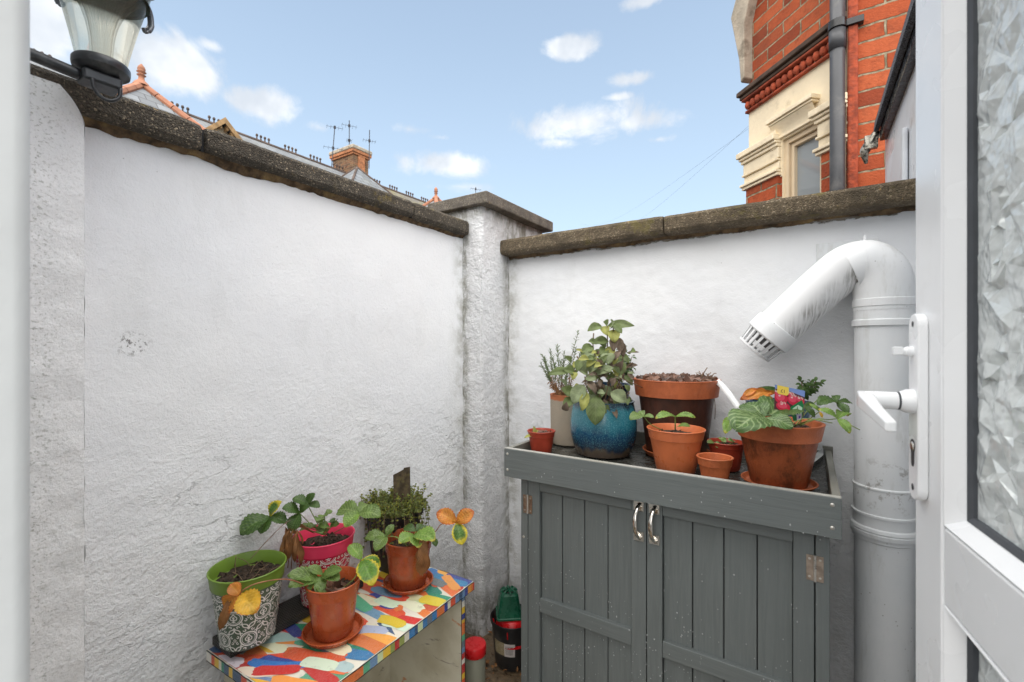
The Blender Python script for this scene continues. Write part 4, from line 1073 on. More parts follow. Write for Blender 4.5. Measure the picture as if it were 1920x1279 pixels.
m = MB(); tbox(m, .03, TW-.018, TL-.045, TL-.027, .0, TZ-.0275); m.build('side_panel', M['scrib'], tb)
m = MB(); tbox(m, .03, TW-.018, .027, .045, 0, TZ-.0275); m.build('side_panel', M['scrib'], tb)
m = MB(); tbox(m, .030, .042, .0455, TL-.0455, .02, TZ-.0275); m.build('back_panel', M['scrib'], tb)
m = MB(); tbox(m, .043, TW-.02, .0455, TL-.0455, .05, .066); m.build('shelf', M['scrib'], tb)
for b0, sd_ in ((TL-.0455, 7), (.0265, 8)):
    m = MB(); p = TP(TW-.018, b0, 0); r_ = random.Random(sd_); z = 0
    while z < TZ-.028:
        h_ = min(r_.uniform(.010, .026), TZ-.0277-z); m.col = r_.choice(bag)
        m.poly([p+tq*e_+Vector((0, 0, z)), p+tq*e_+tl*.019+Vector((0, 0, z)), p+tq*e_+tl*.019+Vector((0, 0, z+h_)), p+tq*e_+Vector((0, 0, z+h_))], [(0, z*20), (.5, z*20), (.5, z*20+.4), (0, z*20+.4)]); z += h_
    m.build('painted_edge', M['paintstroke'], tb)
m = MB(); m.sm = True
for b0 in (TL-.0455, TL-.0265): wob(TP(TW-.0172, b0, .0), TP(TW-.0172, b0, TZ-.028), .0011)
m.build('black_outline', M['blackplas'], tb)
# black ribbed tray under the patterned pots
bt = MB(); bt.box(-1.294, -1.197, .562, .965, TZ+.003, TZ+.026)
def btf(t, put, b, o):
    P = geo(t); x = t.sep(P)
    a = t.math('SINE', t.math('MULTIPLY', t.math('ADD', x[1], x[2]), 900.)); c = t.math('SINE', t.math('MULTIPLY', t.math('SUBTRACT', t.math('ADD', x[1], x[0]), x[2]), 900.))
    w = t.math('MAXIMUM', a, c); put('Base Color', t.mix(t.mr(w, .3, .95), (.006, .006, .006), (.07, .065, .055))); put('Roughness', .45); put('Normal', t.bump(w, .0012))
bto = bt.build('seed_tray', mat('black mesh plastic', btf), bevel=.004, loc=(-1.245, .76, TZ))
tag(bto, 'upturned black mesh plastic tray on the painted table under the two patterned pots', 'tray')

# ================================================ pots
def pot_mesh(m, rb, rt, h, rimh=.03, rimo=.004, th=.003, z0=0., lip=.0015, sill=None, n=48, c=(0, 0, 0), bellied=None, ex=1.0):
    soil = h-(sill if sill is not None else .02)
    zr = h-rimh; rr_ = rb+(rt-rimo-rb)*zr/h
    if bellied:
        outer = [(rb*.9, 0), (rb, .003)]+[(rb+(rt-rb)*u+bellied*math.sin(math.pi*u**.9), .003+(zr-.003)*u) for u in [i/14 for i in range(1, 15)]]
    else:
        outer = [(rb-.003, 0), (rb, .003), (rb+(rr_-rb)*.5, zr*.5), (rr_, zr-.0015)]
    prof = [(0.0, .002)]+outer
    if rimh > 0 and rimo > 0: prof += [(rr_+rimo*.2, zr), (rr_+rimo, zr+.0008), (rr_+rimo+.0002, zr+.003)]
    prof += [(rt-lip*.4, h-.004), (rt+lip, h-.0028), (rt+lip, h-.001), (rt+lip*.3, h), (rt-th*.6, h), (rt-th, h-.0015)]
    kk = soil/h; prof += [(rb+(rt-rb)*kk-th-.0005 if not bellied else rt-th-.002, soil-.002), ((rb+(rt-rb)*kk)*.3, soil-.0035)]
    m.lathe([(r, z+z0) for r, z in prof], c, n, ex=ex)
    return soil
def soil_mesh(m, r, z, c, amp=.004, n=28, seed=0, ex=1.0):
    c = Vector(c)
    def f(a, b): return (c.x+ex*r*b*math.cos(2*math.pi*a), c.y+r*b*math.sin(2*math.pi*a), c.z+z+amp*fbm(c.x*9+b*6*math.cos(6.283*a), b*6*math.sin(6.283*a)+seed, 1, 4)*1.4)
    m.grid(f, n, 12, closeu=True)
def crumbs(m, r, z, c, cnt, size, seed, flat=.5):
    rg = random.Random(seed); c = Vector(c)
    for k in range(cnt):
        a = rg.uniform(0, 6.283); q = r*math.sqrt(rg.random()); p = c+Vector((q*math.cos(a), q*math.sin(a), z+rg.uniform(0, .005)))
        d = Vector((rg.gauss(0, 1), rg.gauss(0, 1), rg.gauss(0, flat))).normalized(); L_ = size*rg.uniform(.5, 1.5)
        s = d.orthogonal().normalized()*L_*rg.uniform(.15, .35); u = d.cross(s).normalized()*L_*rg.uniform(.08, .2)
        e = d*L_*.5; b = len(m.v)
        m.v += [p-e-s-u, p+e-s*.7-u, p+e+s-u, p-e+s*.8-u, p-e-s*.6+u, p+e-s*.5+u, p+e*.8+s+u, p-e+s+u]
        for f in ((3, 2, 1, 0), (4, 5, 6, 7), (0, 1, 5, 4), (1, 2, 6, 5), (2, 3, 7, 6), (3, 0, 4, 7)): m.face([b+i for i in f])
def potted(name, label, cat, c, rb, rt, h, mt, group=None, rimh=.03, rimo=.004, sill=.02, rim_mt=None, soilm='soil', chips=60, csize=.006, bellied=None, th=.003, lip=.0015, bare=False, ex=1.0, partname='pot'):
    e = thing(name, label, cat, c, group); m = MB(); m.sm = True; C_ = Vector(c)
    sz = pot_mesh(m, rb, rt, h, rimh, rimo, th, c=C_, sill=sill, lip=lip, bellied=bellied, ex=ex)
    if rim_mt:
        for i, f in enumerate(m.f):
            if min(m.v[j].z for j in f) >= C_.z+h-rimh-.002: m.m[i] = 1
    o = m.build(partname, [M[mt]]+([M[rim_mt]] if rim_mt else []), e, smooth=True, angle=38)
    if not bare:
        m = MB(); rs = (rb+(rt-rb)*sz/h if not bellied else rt)-th-.0008; soil_mesh(m, rs, sz, C_, ex=ex); crumbs(m, rs*.93, sz, C_, chips, csize, int(c[0]*977) % 91)
        m.build('soil', M[soilm], e)
    return e, sz
def saucer(c, r, mt, label, h=.016, group='terracotta saucers'):
    m = MB(); m.sm = True; m.lathe([(0, .001), (r-.014, 0), (r-.010, .002), (r-.001, h-.003), (r+.001, h-.001), (r, h), (r-.003, h), (r-.005, h-.003), (r-.012, .005), (0, .0045)], c, 48)
    m.sm = True
    return tag(m.build('saucer', M[mt], smooth=True, angle=40, loc=c), label, 'saucer', group)

# ---- leaves
def leaflet(m, A, T, up, wr=.78, fold=.20, arch=.12, teeth=8, serr=.15, pleat=.07, N=24, K=4, shape='straw'):
    A = Vector(A); T = Vector(T); D = T-A; L_ = D.length; D = D/L_; up = Vector(up); up = (up-D*up.dot(D)); up = up.normalized() if up.length > 1e-5 else D.orthogonal(); Sd = D.cross(up)
    b = len(m.v); W_ = L_*wr/2
    for i in range(N+1):
        t_ = i/N
        if shape == 'straw': w = W_*max(0, math.sin(math.pi*min(1, t_**1.22)))**.62 if 0 < t_ < 1 else 0
        elif shape == 'oval': w = W_*max(0, math.sin(math.pi*t_**1.05))**.70 if 0 < t_ < 1 else 0
        else: w = W_*max(0, math.sin(math.pi*t_))**.9 if 0 < t_ < 1 else 0
        w = max(w, L_*.004)
        wob_ = (1-serr*((t_*teeth) % 1)) if serr else 1
        for k in range(-K, K+1):
            s = k/K; ws = w*s*(wob_ if abs(k) == K else 1)
            hh = fold*abs(ws)*1.6+arch*L_*math.sin(math.pi*t_)-arch*.5*L_*t_*t_*(s*s)
            if pleat: hh += pleat*W_*math.sin(2*math.pi*(t_*8-abs(s)*3))*min(1, abs(s)*4)
            hh += .06*L_*nz3(A.x*40+t_*3, A.y*40+s*2, A.z*40)
            m.v.append(A+D*(t_*L_)+Sd*ws+up*hh)
    q = 2*K+1
    for i in range(N):
        for k in range(2*K):
            s0_, s1_ = k/K-1, (k+1)/K-1
            m.face((b+i*q+k, b+i*q+k+1, b+(i+1)*q+k+1, b+(i+1)*q+k), [(s0_, i/N), (s1_, i/N), (s1_, (i+1)/N), (s0_, (i+1)/N)])
def camup(p, k=.7, zk=.8):
    d = (Vector((0, 0, CAMZ))-Vector(p)).normalized(); return (d*k+Vector((0, 0, zk))).normalized()
def leafgroup(parent, J, tips, mats_, stem=None, stem_mt='greenstem', k=.6, zk=.8, sr=.0013, name='leaf', **kw):
    # one trifoliate leaf: its leaflets and its stalk
    J = Vector(J); m = MB(); m.sm = True; ml = []
    for i, T in enumerate(tips):
        mm = mats_[i % len(mats_)] if isinstance(mats_, (list, tuple)) else mats_
        if L[mm] not in ml: ml.append(L[mm])
        m.M = ml.index(L[mm]); leaflet(m, J, T, camup(J, k, zk), **kw)
    if stem:
        ml.append(M[stem_mt]); m.M = len(ml)-1; pts = smooth_path([Vector(p) for p in stem]+[J], 6); m.tube(pts, [sr*(1.25-.4*i/len(pts)) for i in range(len(pts))], 7)
    return m.build(name, ml, parent)

# ================================================ pots on the painted table
def ornament(m, rfun, z0, z1, n, rows, wln=.0009):
    # curling tile pattern wrapped on a cone: closed and open lines given in tile units
    circ = lambda cx, cy, r, a0=0, a1=6.2832, k=26, sx=1: [(cx+sx*r*math.cos(a0+(a1-a0)*i/k), cy+r*math.sin(a0+(a1-a0)*i/k)) for i in range(k+1)]
    def spiral(cx, cy, r, a0, sg): return [(cx+r*(1-.75*i/14)*math.cos(a0+sg*i/14*5.0), cy+r*(1-.75*i/14)*math.sin(a0+sg*i/14*5.0)) for i in range(15)]
    lines = [(circ(0, 0, .30), 1.5), (circ(0, 0, .235), .6)]
    sp_ = [(0, .20), (.05, .11), (.12, .03), (.10, -.06), (.03, -.07), (.0, -.03)]
    lines += [(sp_, 1.1), ([(-x, y) for x, y in sp_], 1.1), ([(0, .06), (0, -.19)], 1.3), ([(-.06, -.16), (0, -.12), (.06, -.16)], 1.1), (circ(0, .03, .028, k=8), 1)]
    for sx in (-1, 1):
        for sy in (-1, 1):
            # petals reaching from the tile corner towards the ring
            lines.append(([(sx*(.5-.30*u+.07*math.sin(math.pi*u)), sy*(.5-.20*u-.07*math.sin(math.pi*u))) for u in [i/10 for i in range(11)]], 1.2))
            lines.append(([(sx*(.5-.22*u-.07*math.sin(math.pi*u)), sy*(.5-.30*u+.07*math.sin(math.pi*u))) for u in [i/10 for i in range(11)]], 1.2))
            lines.append((spiral(sx*.395, sy*.13, .062, math.pi/2 if sx > 0 else math.pi/2, sx*sy), 1.0))
            lines.append((spiral(sx*.13, sy*.415, .062, 0 if sx > 0 else math.pi, -sx*sy), 1.0))
    for dx in (.5, -.5): lines.append(([(dx*.9, 0), (dx, .07), (dx*1.1, 0), (dx, -.07), (dx*.9, 0)], 1))
    lines.append(([(-.05, .5), (0, .43), (.05, .5)], 1)); lines.append(([(-.05, -.5), (0, -.43), (.05, -.5)], 1))
    H = (z1-z0)/rows
    for ri in range(-1, int(rows)+2):
        for ci in range(n):
            off = .5*(ri % 2)
            for pl_, wk in lines:
                P_ = [((ci+.5+off+x)/n*2*math.pi, z0+(ri+.5+y)*H) for x, y in pl_]
                for (a0, h0), (a1, h1) in zip(P_[:-1], P_[1:]):
                    if min(h0, h1) < z0+.0005 or max(h0, h1) > z1-.0005: continue
                    r_ = rfun((h0+h1)/2); dx_ = (a1-a0)*r_; dz_ = h1-h0; l_ = math.hypot(dx_, dz_)
                    if l_ < 1e-6: continue
                    nx_, nz_ = -dz_/l_*wln*wk/2, dx_/l_*wln*wk/2; ex_ = dx_/l_*.0002; ez_ = dz_/l_*.0002
                    q = []
                    for (a, h, sg, eg) in ((a0, h0, 1, -1), (a1, h1, 1, 1), (a1, h1, -1, 1), (a0, h0, -1, -1)):
                        aa = a+(nx_*sg+ex_*eg)/r_; hh = h+nz_*sg+ez_*eg; R2 = rfun(hh)+.00045; q.append(m.oc+Vector((R2*math.cos(aa), R2*math.sin(aa), hh)))
                    m.poly(q)
def patterned(name, label, c, rb, rt, h, cbody, crim, group, rimh):
    e = thing(name, label, 'plant pot', c, group); C_ = Vector(c); m = MB(); m.sm = True
    sz = pot_mesh(m, rb, rt, h, rimh, .0022, .003, c=C_, sill=.030)
    for i, f in enumerate(m.f):
        if min(m.v[j].z for j in f) >= C_.z+h-rimh-.0012 or i >= len(m.f)-48*3: m.m[i] = 1
    rr1 = rb+(rt-.0022-rb)*(h-rimh)/h
    n0 = len(m.f); m.M = 2; m.oc = C_
    ornament(m, lambda z: rb+(rr1-rb)*min(1, max(0, z/(h-rimh))), .003, h-rimh-.001, 7, 2.5, .0021)
    b1 = simple(name+' body', cbody, .35, var=.08, scale=20); b2 = simple(name+' rim', crim, .42, var=.1, scale=16); b3 = simple(name+' lines', (.72, .72, .68), .5, var=.03)
    o = m.build('pot', [b1, b2, b3], e, smooth=True, angle=38)
    m = MB(); rs = rb+(rt-rb)*sz/h-.0038; soil_mesh(m, rs, sz, C_, amp=.006); crumbs(m, rs*.9, sz, C_, 130, .008, 5); m.build('soil', M['soil'], e)
    return e, sz
ZG = TZ+.027
gp, _ = patterned('patterned_pot', 'green rimmed pot with white scroll pattern and bare soil, on the painted table', (-1.212, .612, ZG), .062, .088, .185, (.085, .125, .085), (.14, .23, .03), 'patterned pots', .036)
pp, _ = patterned('patterned_pot', 'pink rimmed pot with a white scroll pattern and strawberry leaves, on the painted table', (-1.208, .828, ZG), .060, .0865, .190, (.50, .012, .055), (.70, .045, .11), 'patterned pots', .038)
gp['category'] = 'plant pot'
# bare twigs in the green pot
m = MB(); m.sm = True; rg = random.Random(14)
for k in range(9):
    a = rg.uniform(0, 6.28); q = rg.uniform(0, .06); p = Vector((-1.212+q*math.cos(a), .612+q*math.sin(a), ZG+.156)); d = Vector((rg.uniform(-1, 1), rg.uniform(-1, 1), rg.uniform(.1, .8))).normalized()
    m.tube(smooth_path([p, p+d*.02+Vector((0, 0, .006)), p+d*.045], 4), .0009, 5)
m.tube(smooth_path([at(470, 1048, 1.14), at(500, 1015, 1.17), at(530, 985, 1.2), at(545, 975, 1.22)], 5), .0011, 5); m.tube(smooth_path([at(440, 1062, 1.12), at(443, 1042, 1.12)], 3), .0009, 5)
m.build('twig', M['twig'], gp)
# strawberry in the pink pot
J1 = at(506, 968, 1.28)
leafgroup(pp, J1, [at(450, 1001, 1.22), at(527, 940, 1.28), at(488, 1000, 1.24), at(536, 980, 1.27)], ['dark', 'ytip', 'dark', 'dark'], [at(612, 1000, 1.33), at(580, 990, 1.31), at(545, 985, 1.30)], 'redstem')
J2 = at(562, 962, 1.30)
leafgroup(pp, J2, [at(530, 952, 1.27), at(546, 996, 1.27), at(584, 940, 1.31)], 'dark', [at(606, 1000, 1.33), at(585, 985, 1.32)], wr=.85)
leafgroup(pp, at(577, 946, 1.31), [at(549, 934, 1.30), at(590, 925, 1.31), at(600, 950, 1.31)], 'dark', [at(606, 1000, 1.33), at(592, 975, 1.32)], wr=.8)
J4 = at(674, 962, 1.33)
leafgroup(pp, J4, [at(713, 968, 1.31), at(646, 987, 1.29), at(633, 958, 1.35), at(692, 946, 1.38)], ['mid', 'bright', 'mid', 'mid'], [at(625, 1000, 1.34), at(650, 985, 1.34)], 'redstem', wr=.86)
rg = random.Random(77)
for k, (x, y) in enumerate(((588, 985), (602, 975), (618, 988), (575, 992), (598, 996), (628, 980), (609, 965))):
    J = at(x, y, 1.32); leafgroup(pp, J, [J+Vector((rg.uniform(-.03, .03), rg.uniform(-.03, .03), rg.uniform(-.004, .012))) for _ in range(3)], rg.choice(['mid', 'dark']), [at(608, 1003, 1.33)], name='leaf', wr=.9, N=10, K=3)
# withered growth hanging behind, between the two patterned pots
m = MB(); m.sm = True; rg = random.Random(31)
for k in range(26):
    A_ = at(rg.uniform(535, 560), rg.uniform(985, 1010), 1.27); T_ = A_+Vector((rg.uniform(-.01, .01), rg.uniform(-.02, .02), -rg.uniform(.03, .085))); leaflet(m, A_, T_, camup(A_), wr=rg.uniform(.12, .24), serr=0, pleat=.2, N=8, K=2, fold=.6)
for k in range(7):
    A_ = at(590, 1000, 1.32); m.tube(smooth_path([A_, at(rg.uniform(545, 560), rg.uniform(978, 990), 1.29), at(rg.uniform(530, 562), rg.uniform(1015, 1070), 1.27)], 5), .0011, 5)
m.build('withered_leaves', L['brown'], pp)

c = (-1.0715, .763, TZ+.0035)
saucer(c, .0775, 'plas_terra', 'terracotta saucer under the front pot on the painted table', .018)
fp_, sz = potted('potted_strawberry', 'terracotta pot on the painted table trailing one round yellow leaf over the green patterned pot', 'potted plant', (c[0], c[1], c[2]+.0055), .050, .0705, .142, 'plas_terra', 'potted strawberries', rimh=.034, rimo=.003, sill=.035, chips=110, csize=.012)
J5 = at(600, 1086, 1.21); S0 = at(618, 1118, 1.23)
leafgroup(fp_, J5, [at(540, 1077, 1.17), at(541, 1098, 1.15), at(640, 1067, 1.20)], 'mid', [S0], 'greenstem', wr=.55, arch=.06)
leafgroup(fp_, at(606, 1078, 1.22), [at(577, 1063, 1.21), at(636, 1086, 1.19), at(596, 1112, 1.17)], 'mid', [S0], 'redstem', wr=.62, arch=.08)
leafgroup(fp_, at(588, 1092, 1.19), [at(576, 1112, 1.17), at(612, 1115, 1.18)], 'mid', [S0], wr=.5)
J6 = at(678, 1050, 1.25)
leafgroup(fp_, J6, [at(655, 1021, 1.27), at(714, 1062, 1.27), at(699, 1097, 1.19)], ['bright', 'yedge', 'yedge'], [at(640, 1105, 1.23), at(664, 1085, 1.22), at(676, 1062, 1.24)], 'greenstem', wr=.72)
Jy = at(449, 1116, 1.06); arcp = [at(608, 1120, 1.22), at(572, 1097, 1.17), at(535, 1086, 1.12), at(485, 1093, 1.075), at(458, 1105, 1.06)]
leafgroup(fp_, Jy, [at(482, 1146, 1.035), at(432, 1095, 1.065), at(420, 1140, 1.06)], ['yellow', 'orange', 'orange'], arcp, 'redstem', wr=.92, k=1.0, zk=.2)
leafgroup(fp_, at(437, 1110, 1.065), [at(412, 1182, 1.05)], 'brown', None, wr=.26, k=1, zk=.1)

m = MB(); crumbs(m, .05, .112, Vector((c[0], c[1], c[2]+.0055)), 20, .028, 4, 1.0); m.build('bark_chip', M['bark'], fp_)
c = (-1.086, 1.052, TZ+.0035)
saucer(c, .079, 'plas_terra', 'terracotta saucer under the rear pot on the painted table', .018)
rp_, sz = potted('potted_strawberry', 'glossy terracotta strawberry pot on the painted table trailing an orange leaf towards the pier', 'potted plant', (c[0], c[1], c[2]+.0055), .056, .0765, .150, 'plas_terra2', 'potted strawberries', rimh=.036, rimo=.003, sill=.03, chips=80)
S0 = at(765, 1025, 1.46)
leafgroup(rp_, at(724, 1006, 1.42), [at(684, 1009, 1.40), at(704, 1032, 1.36), at(738, 983, 1.44)], 'mid', [S0, at(745, 1008, 1.44)], wr=.68)
leafgroup(rp_, at(777, 1004, 1.42), [at(748, 1018, 1.37), at(815, 1012, 1.37), at(786, 1026, 1.36)], 'bright', [S0], wr=.75, zk=1.0)
leafgroup(rp_, at(780, 996, 1.46), [at(757, 990, 1.48), at(792, 983, 1.49), at(808, 994, 1.47)], 'dark', [S0], wr=.7)
leafgroup(rp_, at(812, 1008, 1.43), [at(818, 1024, 1.41)], 'dark', None, wr=.7)
J9 = at(856, 980, 1.44)
leafgroup(rp_, J9, [at(819, 960, 1.44), at(888, 958, 1.44), at(867, 1021, 1.40)], ['orange', 'orange', 'ytip'], [S0, at(812, 1000, 1.44), at(826, 984, 1.44), at(842, 978, 1.44)], 'redstem', wr=.74, k=1.0, zk=.25)
m = MB(); m.sm = True; rg = random.Random(2)
for k in range(9):
    A_ = at(rg.uniform(788, 802), rg.uniform(1008, 1020), 1.375); T_ = at(rg.uniform(778, 806), rg.uniform(1045, 1080), 1.385); leaflet(m, A_, T_, camup(A_, 1, .1), wr=rg.uniform(.2, .35), serr=0, pleat=.1, N=9, K=2)
m.build('withered_leaves', L['brown'], rp_)

# thyme in a square black pot
tc_ = Vector((-1.222, 1.115, TZ+.001)); th_ = thing('potted_thyme', 'square black pot overgrown with trailing thyme around a slate marker, on the painted table', 'potted plant', tc_)
m = MB(); h_ = .20
def sq(r_, z): return [tc_+Vector((a*r_, b*r_, z)) for a, b in ((-1, -1), (1, -1), (1, 1), (-1, 1))]
rings = [sq(.050, 0), sq(.066, h_-.02), sq(.071, h_-.02), sq(.072, h_), sq(.069, h_), sq(.063, h_-.03)]
for A_, B_ in zip(rings[:-1], rings[1:]):
    for k in range(4): j = (k+1) % 4; m.poly([A_[k], A_[j], B_[j], B_[k]])
m.poly(rings[0][::-1]); m.poly(rings[-1]); m.build('pot', M['blackplas'], th_)
m = MB(); m.sm = True
for k in range(1): soil_mesh(m, .085, h_+.004, tc_, .022, 30, 3)
m.build('soil', simple('mossy soil', (.09, .09, .025), .95, var=.6, scale=120, bump=.006, bscale=180), th_)
lf = MB(); st = MB(); lf.sm = True; rg = random.Random(5)
for k in range(250):
    a = rg.uniform(0, 6.283); q = rg.uniform(.02, .098); p = tc_+Vector((q*math.cos(a), q*math.sin(a), h_+.0))
    hang = rg.random() < .42; out_ = Vector((math.cos(a), math.sin(a), 0))
    if hang: pts = [p, p+out_*.025+Vector((0, 0, .012)), p+out_*rg.uniform(.03, .045)+Vector((0, 0, -rg.uniform(.02, .12)))]
    else: pts = [p, p+out_*.012+Vector((0, 0, .015)), p+out_*rg.uniform(.0, .035)+Vector((rg.uniform(-.01, .01), rg.uniform(-.01, .01), rg.uniform(.02, .062)))]
    for v in pts: v.x = max(v.x, -1.300)
    pts = smooth_path(pts, 5); st.tube(pts, .0007, 4)
    for i in range(2, len(pts)):
        if hang and rg.random() < .35: continue
        for s_ in range(3):
            d = Vector((rg.uniform(-1, 1), rg.uniform(-1, 1), rg.uniform(-.2, .7))).normalized()*rg.uniform(.006, .010)
            lf.M = rg.choice((0, 0, 1)); leaflet(lf, pts[i], pts[i]+d, camup(pts[i]), wr=.75, serr=0, pleat=0, N=3, K=1, shape='oval')
lf.build('foliage', [L['thyme'], L['moss']], th_); st.build('stem', M['twig'], th_)
m = MB(); m.sm = True; rg = random.Random(55)
for k in range(70):
    a = rg.uniform(0, 6.283); p = tc_+Vector((.066*math.cos(a), .066*math.sin(a), h_-.01)); p.x = max(p.x, -1.296)
    m.tube(smooth_path([p, p+Vector((.008*math.cos(a), .008*math.sin(a), -.05)), p+Vector((rg.uniform(-.008, .008), rg.uniform(-.01, .01), -rg.uniform(.09, .17)))], 4), .0008, 4)
m.build('dead_roots', M['twig'], th_)
sl = MB(); A_ = [at(738, 890, 1.60), at(748, 885, 1.6), at(757, 880, 1.6), at(758, 877, 1.6), at(769, 875, 1.59), at(770, 945, 1.59), at(739, 945, 1.60)]
nn = (A_[3]-A_[5]).cross(A_[0]-A_[5]).normalized()
sl.prism(A_, nn*.005); sl.build('slate_marker', simple('mossy slate', (.075, .055, .03), .8, var=.5, scale=60, bump=.002, bscale=90, dirt=(.13, .12, .03, .8), dscale=30), th_)

# ================================================ pots on the cupboard
ZF = .9125
def ground(px, py, d): v = at(px, py, d); return (v.x, v.y, ZF)
def atd(px, d, z=ZF): r = ray(px, 646)*d; return (r.x, r.y, z)
e, _ = potted('potted_seedling', 'small red plastic pot with yellow green seedling, beside the pale woven-textured pot', 'potted plant', atd(1015, 1.60), .034, .0485, .086, 'redpot', 'small red plastic pots', rimh=.020, rimo=.002, sill=.010, soilm='bark', chips=40)
for k, (x, y) in enumerate(((1001, 799), (1009, 806), (995, 812), (983, 820), (1012, 812))):
    A_ = at(1003, 818, 1.585); leafgroup(e, A_, [at(x, y, 1.575)], 'sagey', None, wr=.38, serr=0, N=8, K=2, name='leaf', shape='oval')
e, _ = potted('potted_rosemary', 'pale woven-textured pot with half dead rosemary, behind the red seedling pot', 'potted plant', atd(1068, 1.80), .074, .0765, .192, 'beige', None, rimh=0, rimo=0, sill=.02, soilm='soil', th=.006)
# rosemary stems and needles
lf = MB(); st = MB(); dd = MB(); rg = random.Random(9); lf.sm = True
tops = [(1018, 668, 1.76), (1032, 660, 1.76), (1045, 650, 1.8), (1058, 662, 1.8), (1070, 678, 1.78), (1026, 690, 1.74), (1040, 685, 1.75), (1083, 625, 1.80), (1079, 655, 1.8), (1015, 685, 1.78), (1052, 680, 1.77), (1064, 690, 1.76), (1090, 660, 1.8), (1036, 672, 1.79), (1022, 676, 1.75), (1060, 672, 1.82)]
for x, y, d in tops:
    A_ = at(rg.uniform(1045, 1075), 752, 1.79); T_ = at(x, y, d); Mx = at((x+1055)/2+rg.uniform(-8, 2), (y+752)/2+rg.uniform(-5, 10), d)
    pts = smooth_path([A_, Mx, T_], 14); st.tube(pts, [.0016*(1.3-i/len(pts)) for i in range(len(pts))], 5); n_ = len(pts)
    for i, p in enumerate(pts):
        f_ = i/n_
        d_ = (pts[min(i+1, n_-1)]-pts[max(i-1, 0)]).normalized()
        for k in range(4 if f_ > .15 else 0):
            r_ = Vector((rg.gauss(0, 1), rg.gauss(0, 1), rg.gauss(0, 1))).normalized(); q = (d_*.9+r_*.8).normalized()*rg.uniform(.011, .018)
            tgt = lf if f_ > .52 else dd
            if tgt is dd: q.z -= .012
            leaflet(tgt, p, p+q, camup(p), wr=.17 if tgt is lf else .2, serr=0, pleat=0, N=3, K=1, shape='oval')
lf.build('foliage', L['rosem'], e); st.build('stem', M['twig'], e); dd.build('dead_needles', L['brown'], e)

# sage in the blue pot
bpz = (*atd(1131, 1.63)[:2], ZF-.001)
e, sz = potted('potted_sage', 'round mottled blue glazed pot with a straggly grey green sage plant', 'potted plant', bpz, .094, .107, .190, 'blueglaze', None, rimh=.012, rimo=0, sill=.02, bellied=.017, th=.007, lip=.003)
SB = at(1130, 750, 1.63)
stemm = MB(); stemm.sm = True
main = [[(1130, 752), (1126, 715), (1118, 690), (1112, 650), (1113, 625)], [(1140, 752), (1142, 715), (1139, 660), (1139, 612)], [(1122, 752), (1105, 712), (1090, 690), (1072, 700)], [(1145, 752), (1155, 712), (1152, 670), (1150, 615)],
        [(1130, 755), (1135, 735), (1120, 732), (1098, 745)], [(1135, 752), (1160, 735), (1176, 745)], [(1150, 752), (1162, 715), (1175, 690), (1186, 680)], [(1120, 752), (1098, 700), (1082, 668)], [(1112, 760), (1102, 760), (1098, 745)],
        [(1140, 750), (1165, 700), (1168, 665)]]
for pl_ in main: stemm.tube(smooth_path([at(x, y, 1.63-.02*(i % 2)) for i, (x, y) in enumerate(pl_)], 6), .0022, 6)
stemm.build('stem', M['twig'], e)
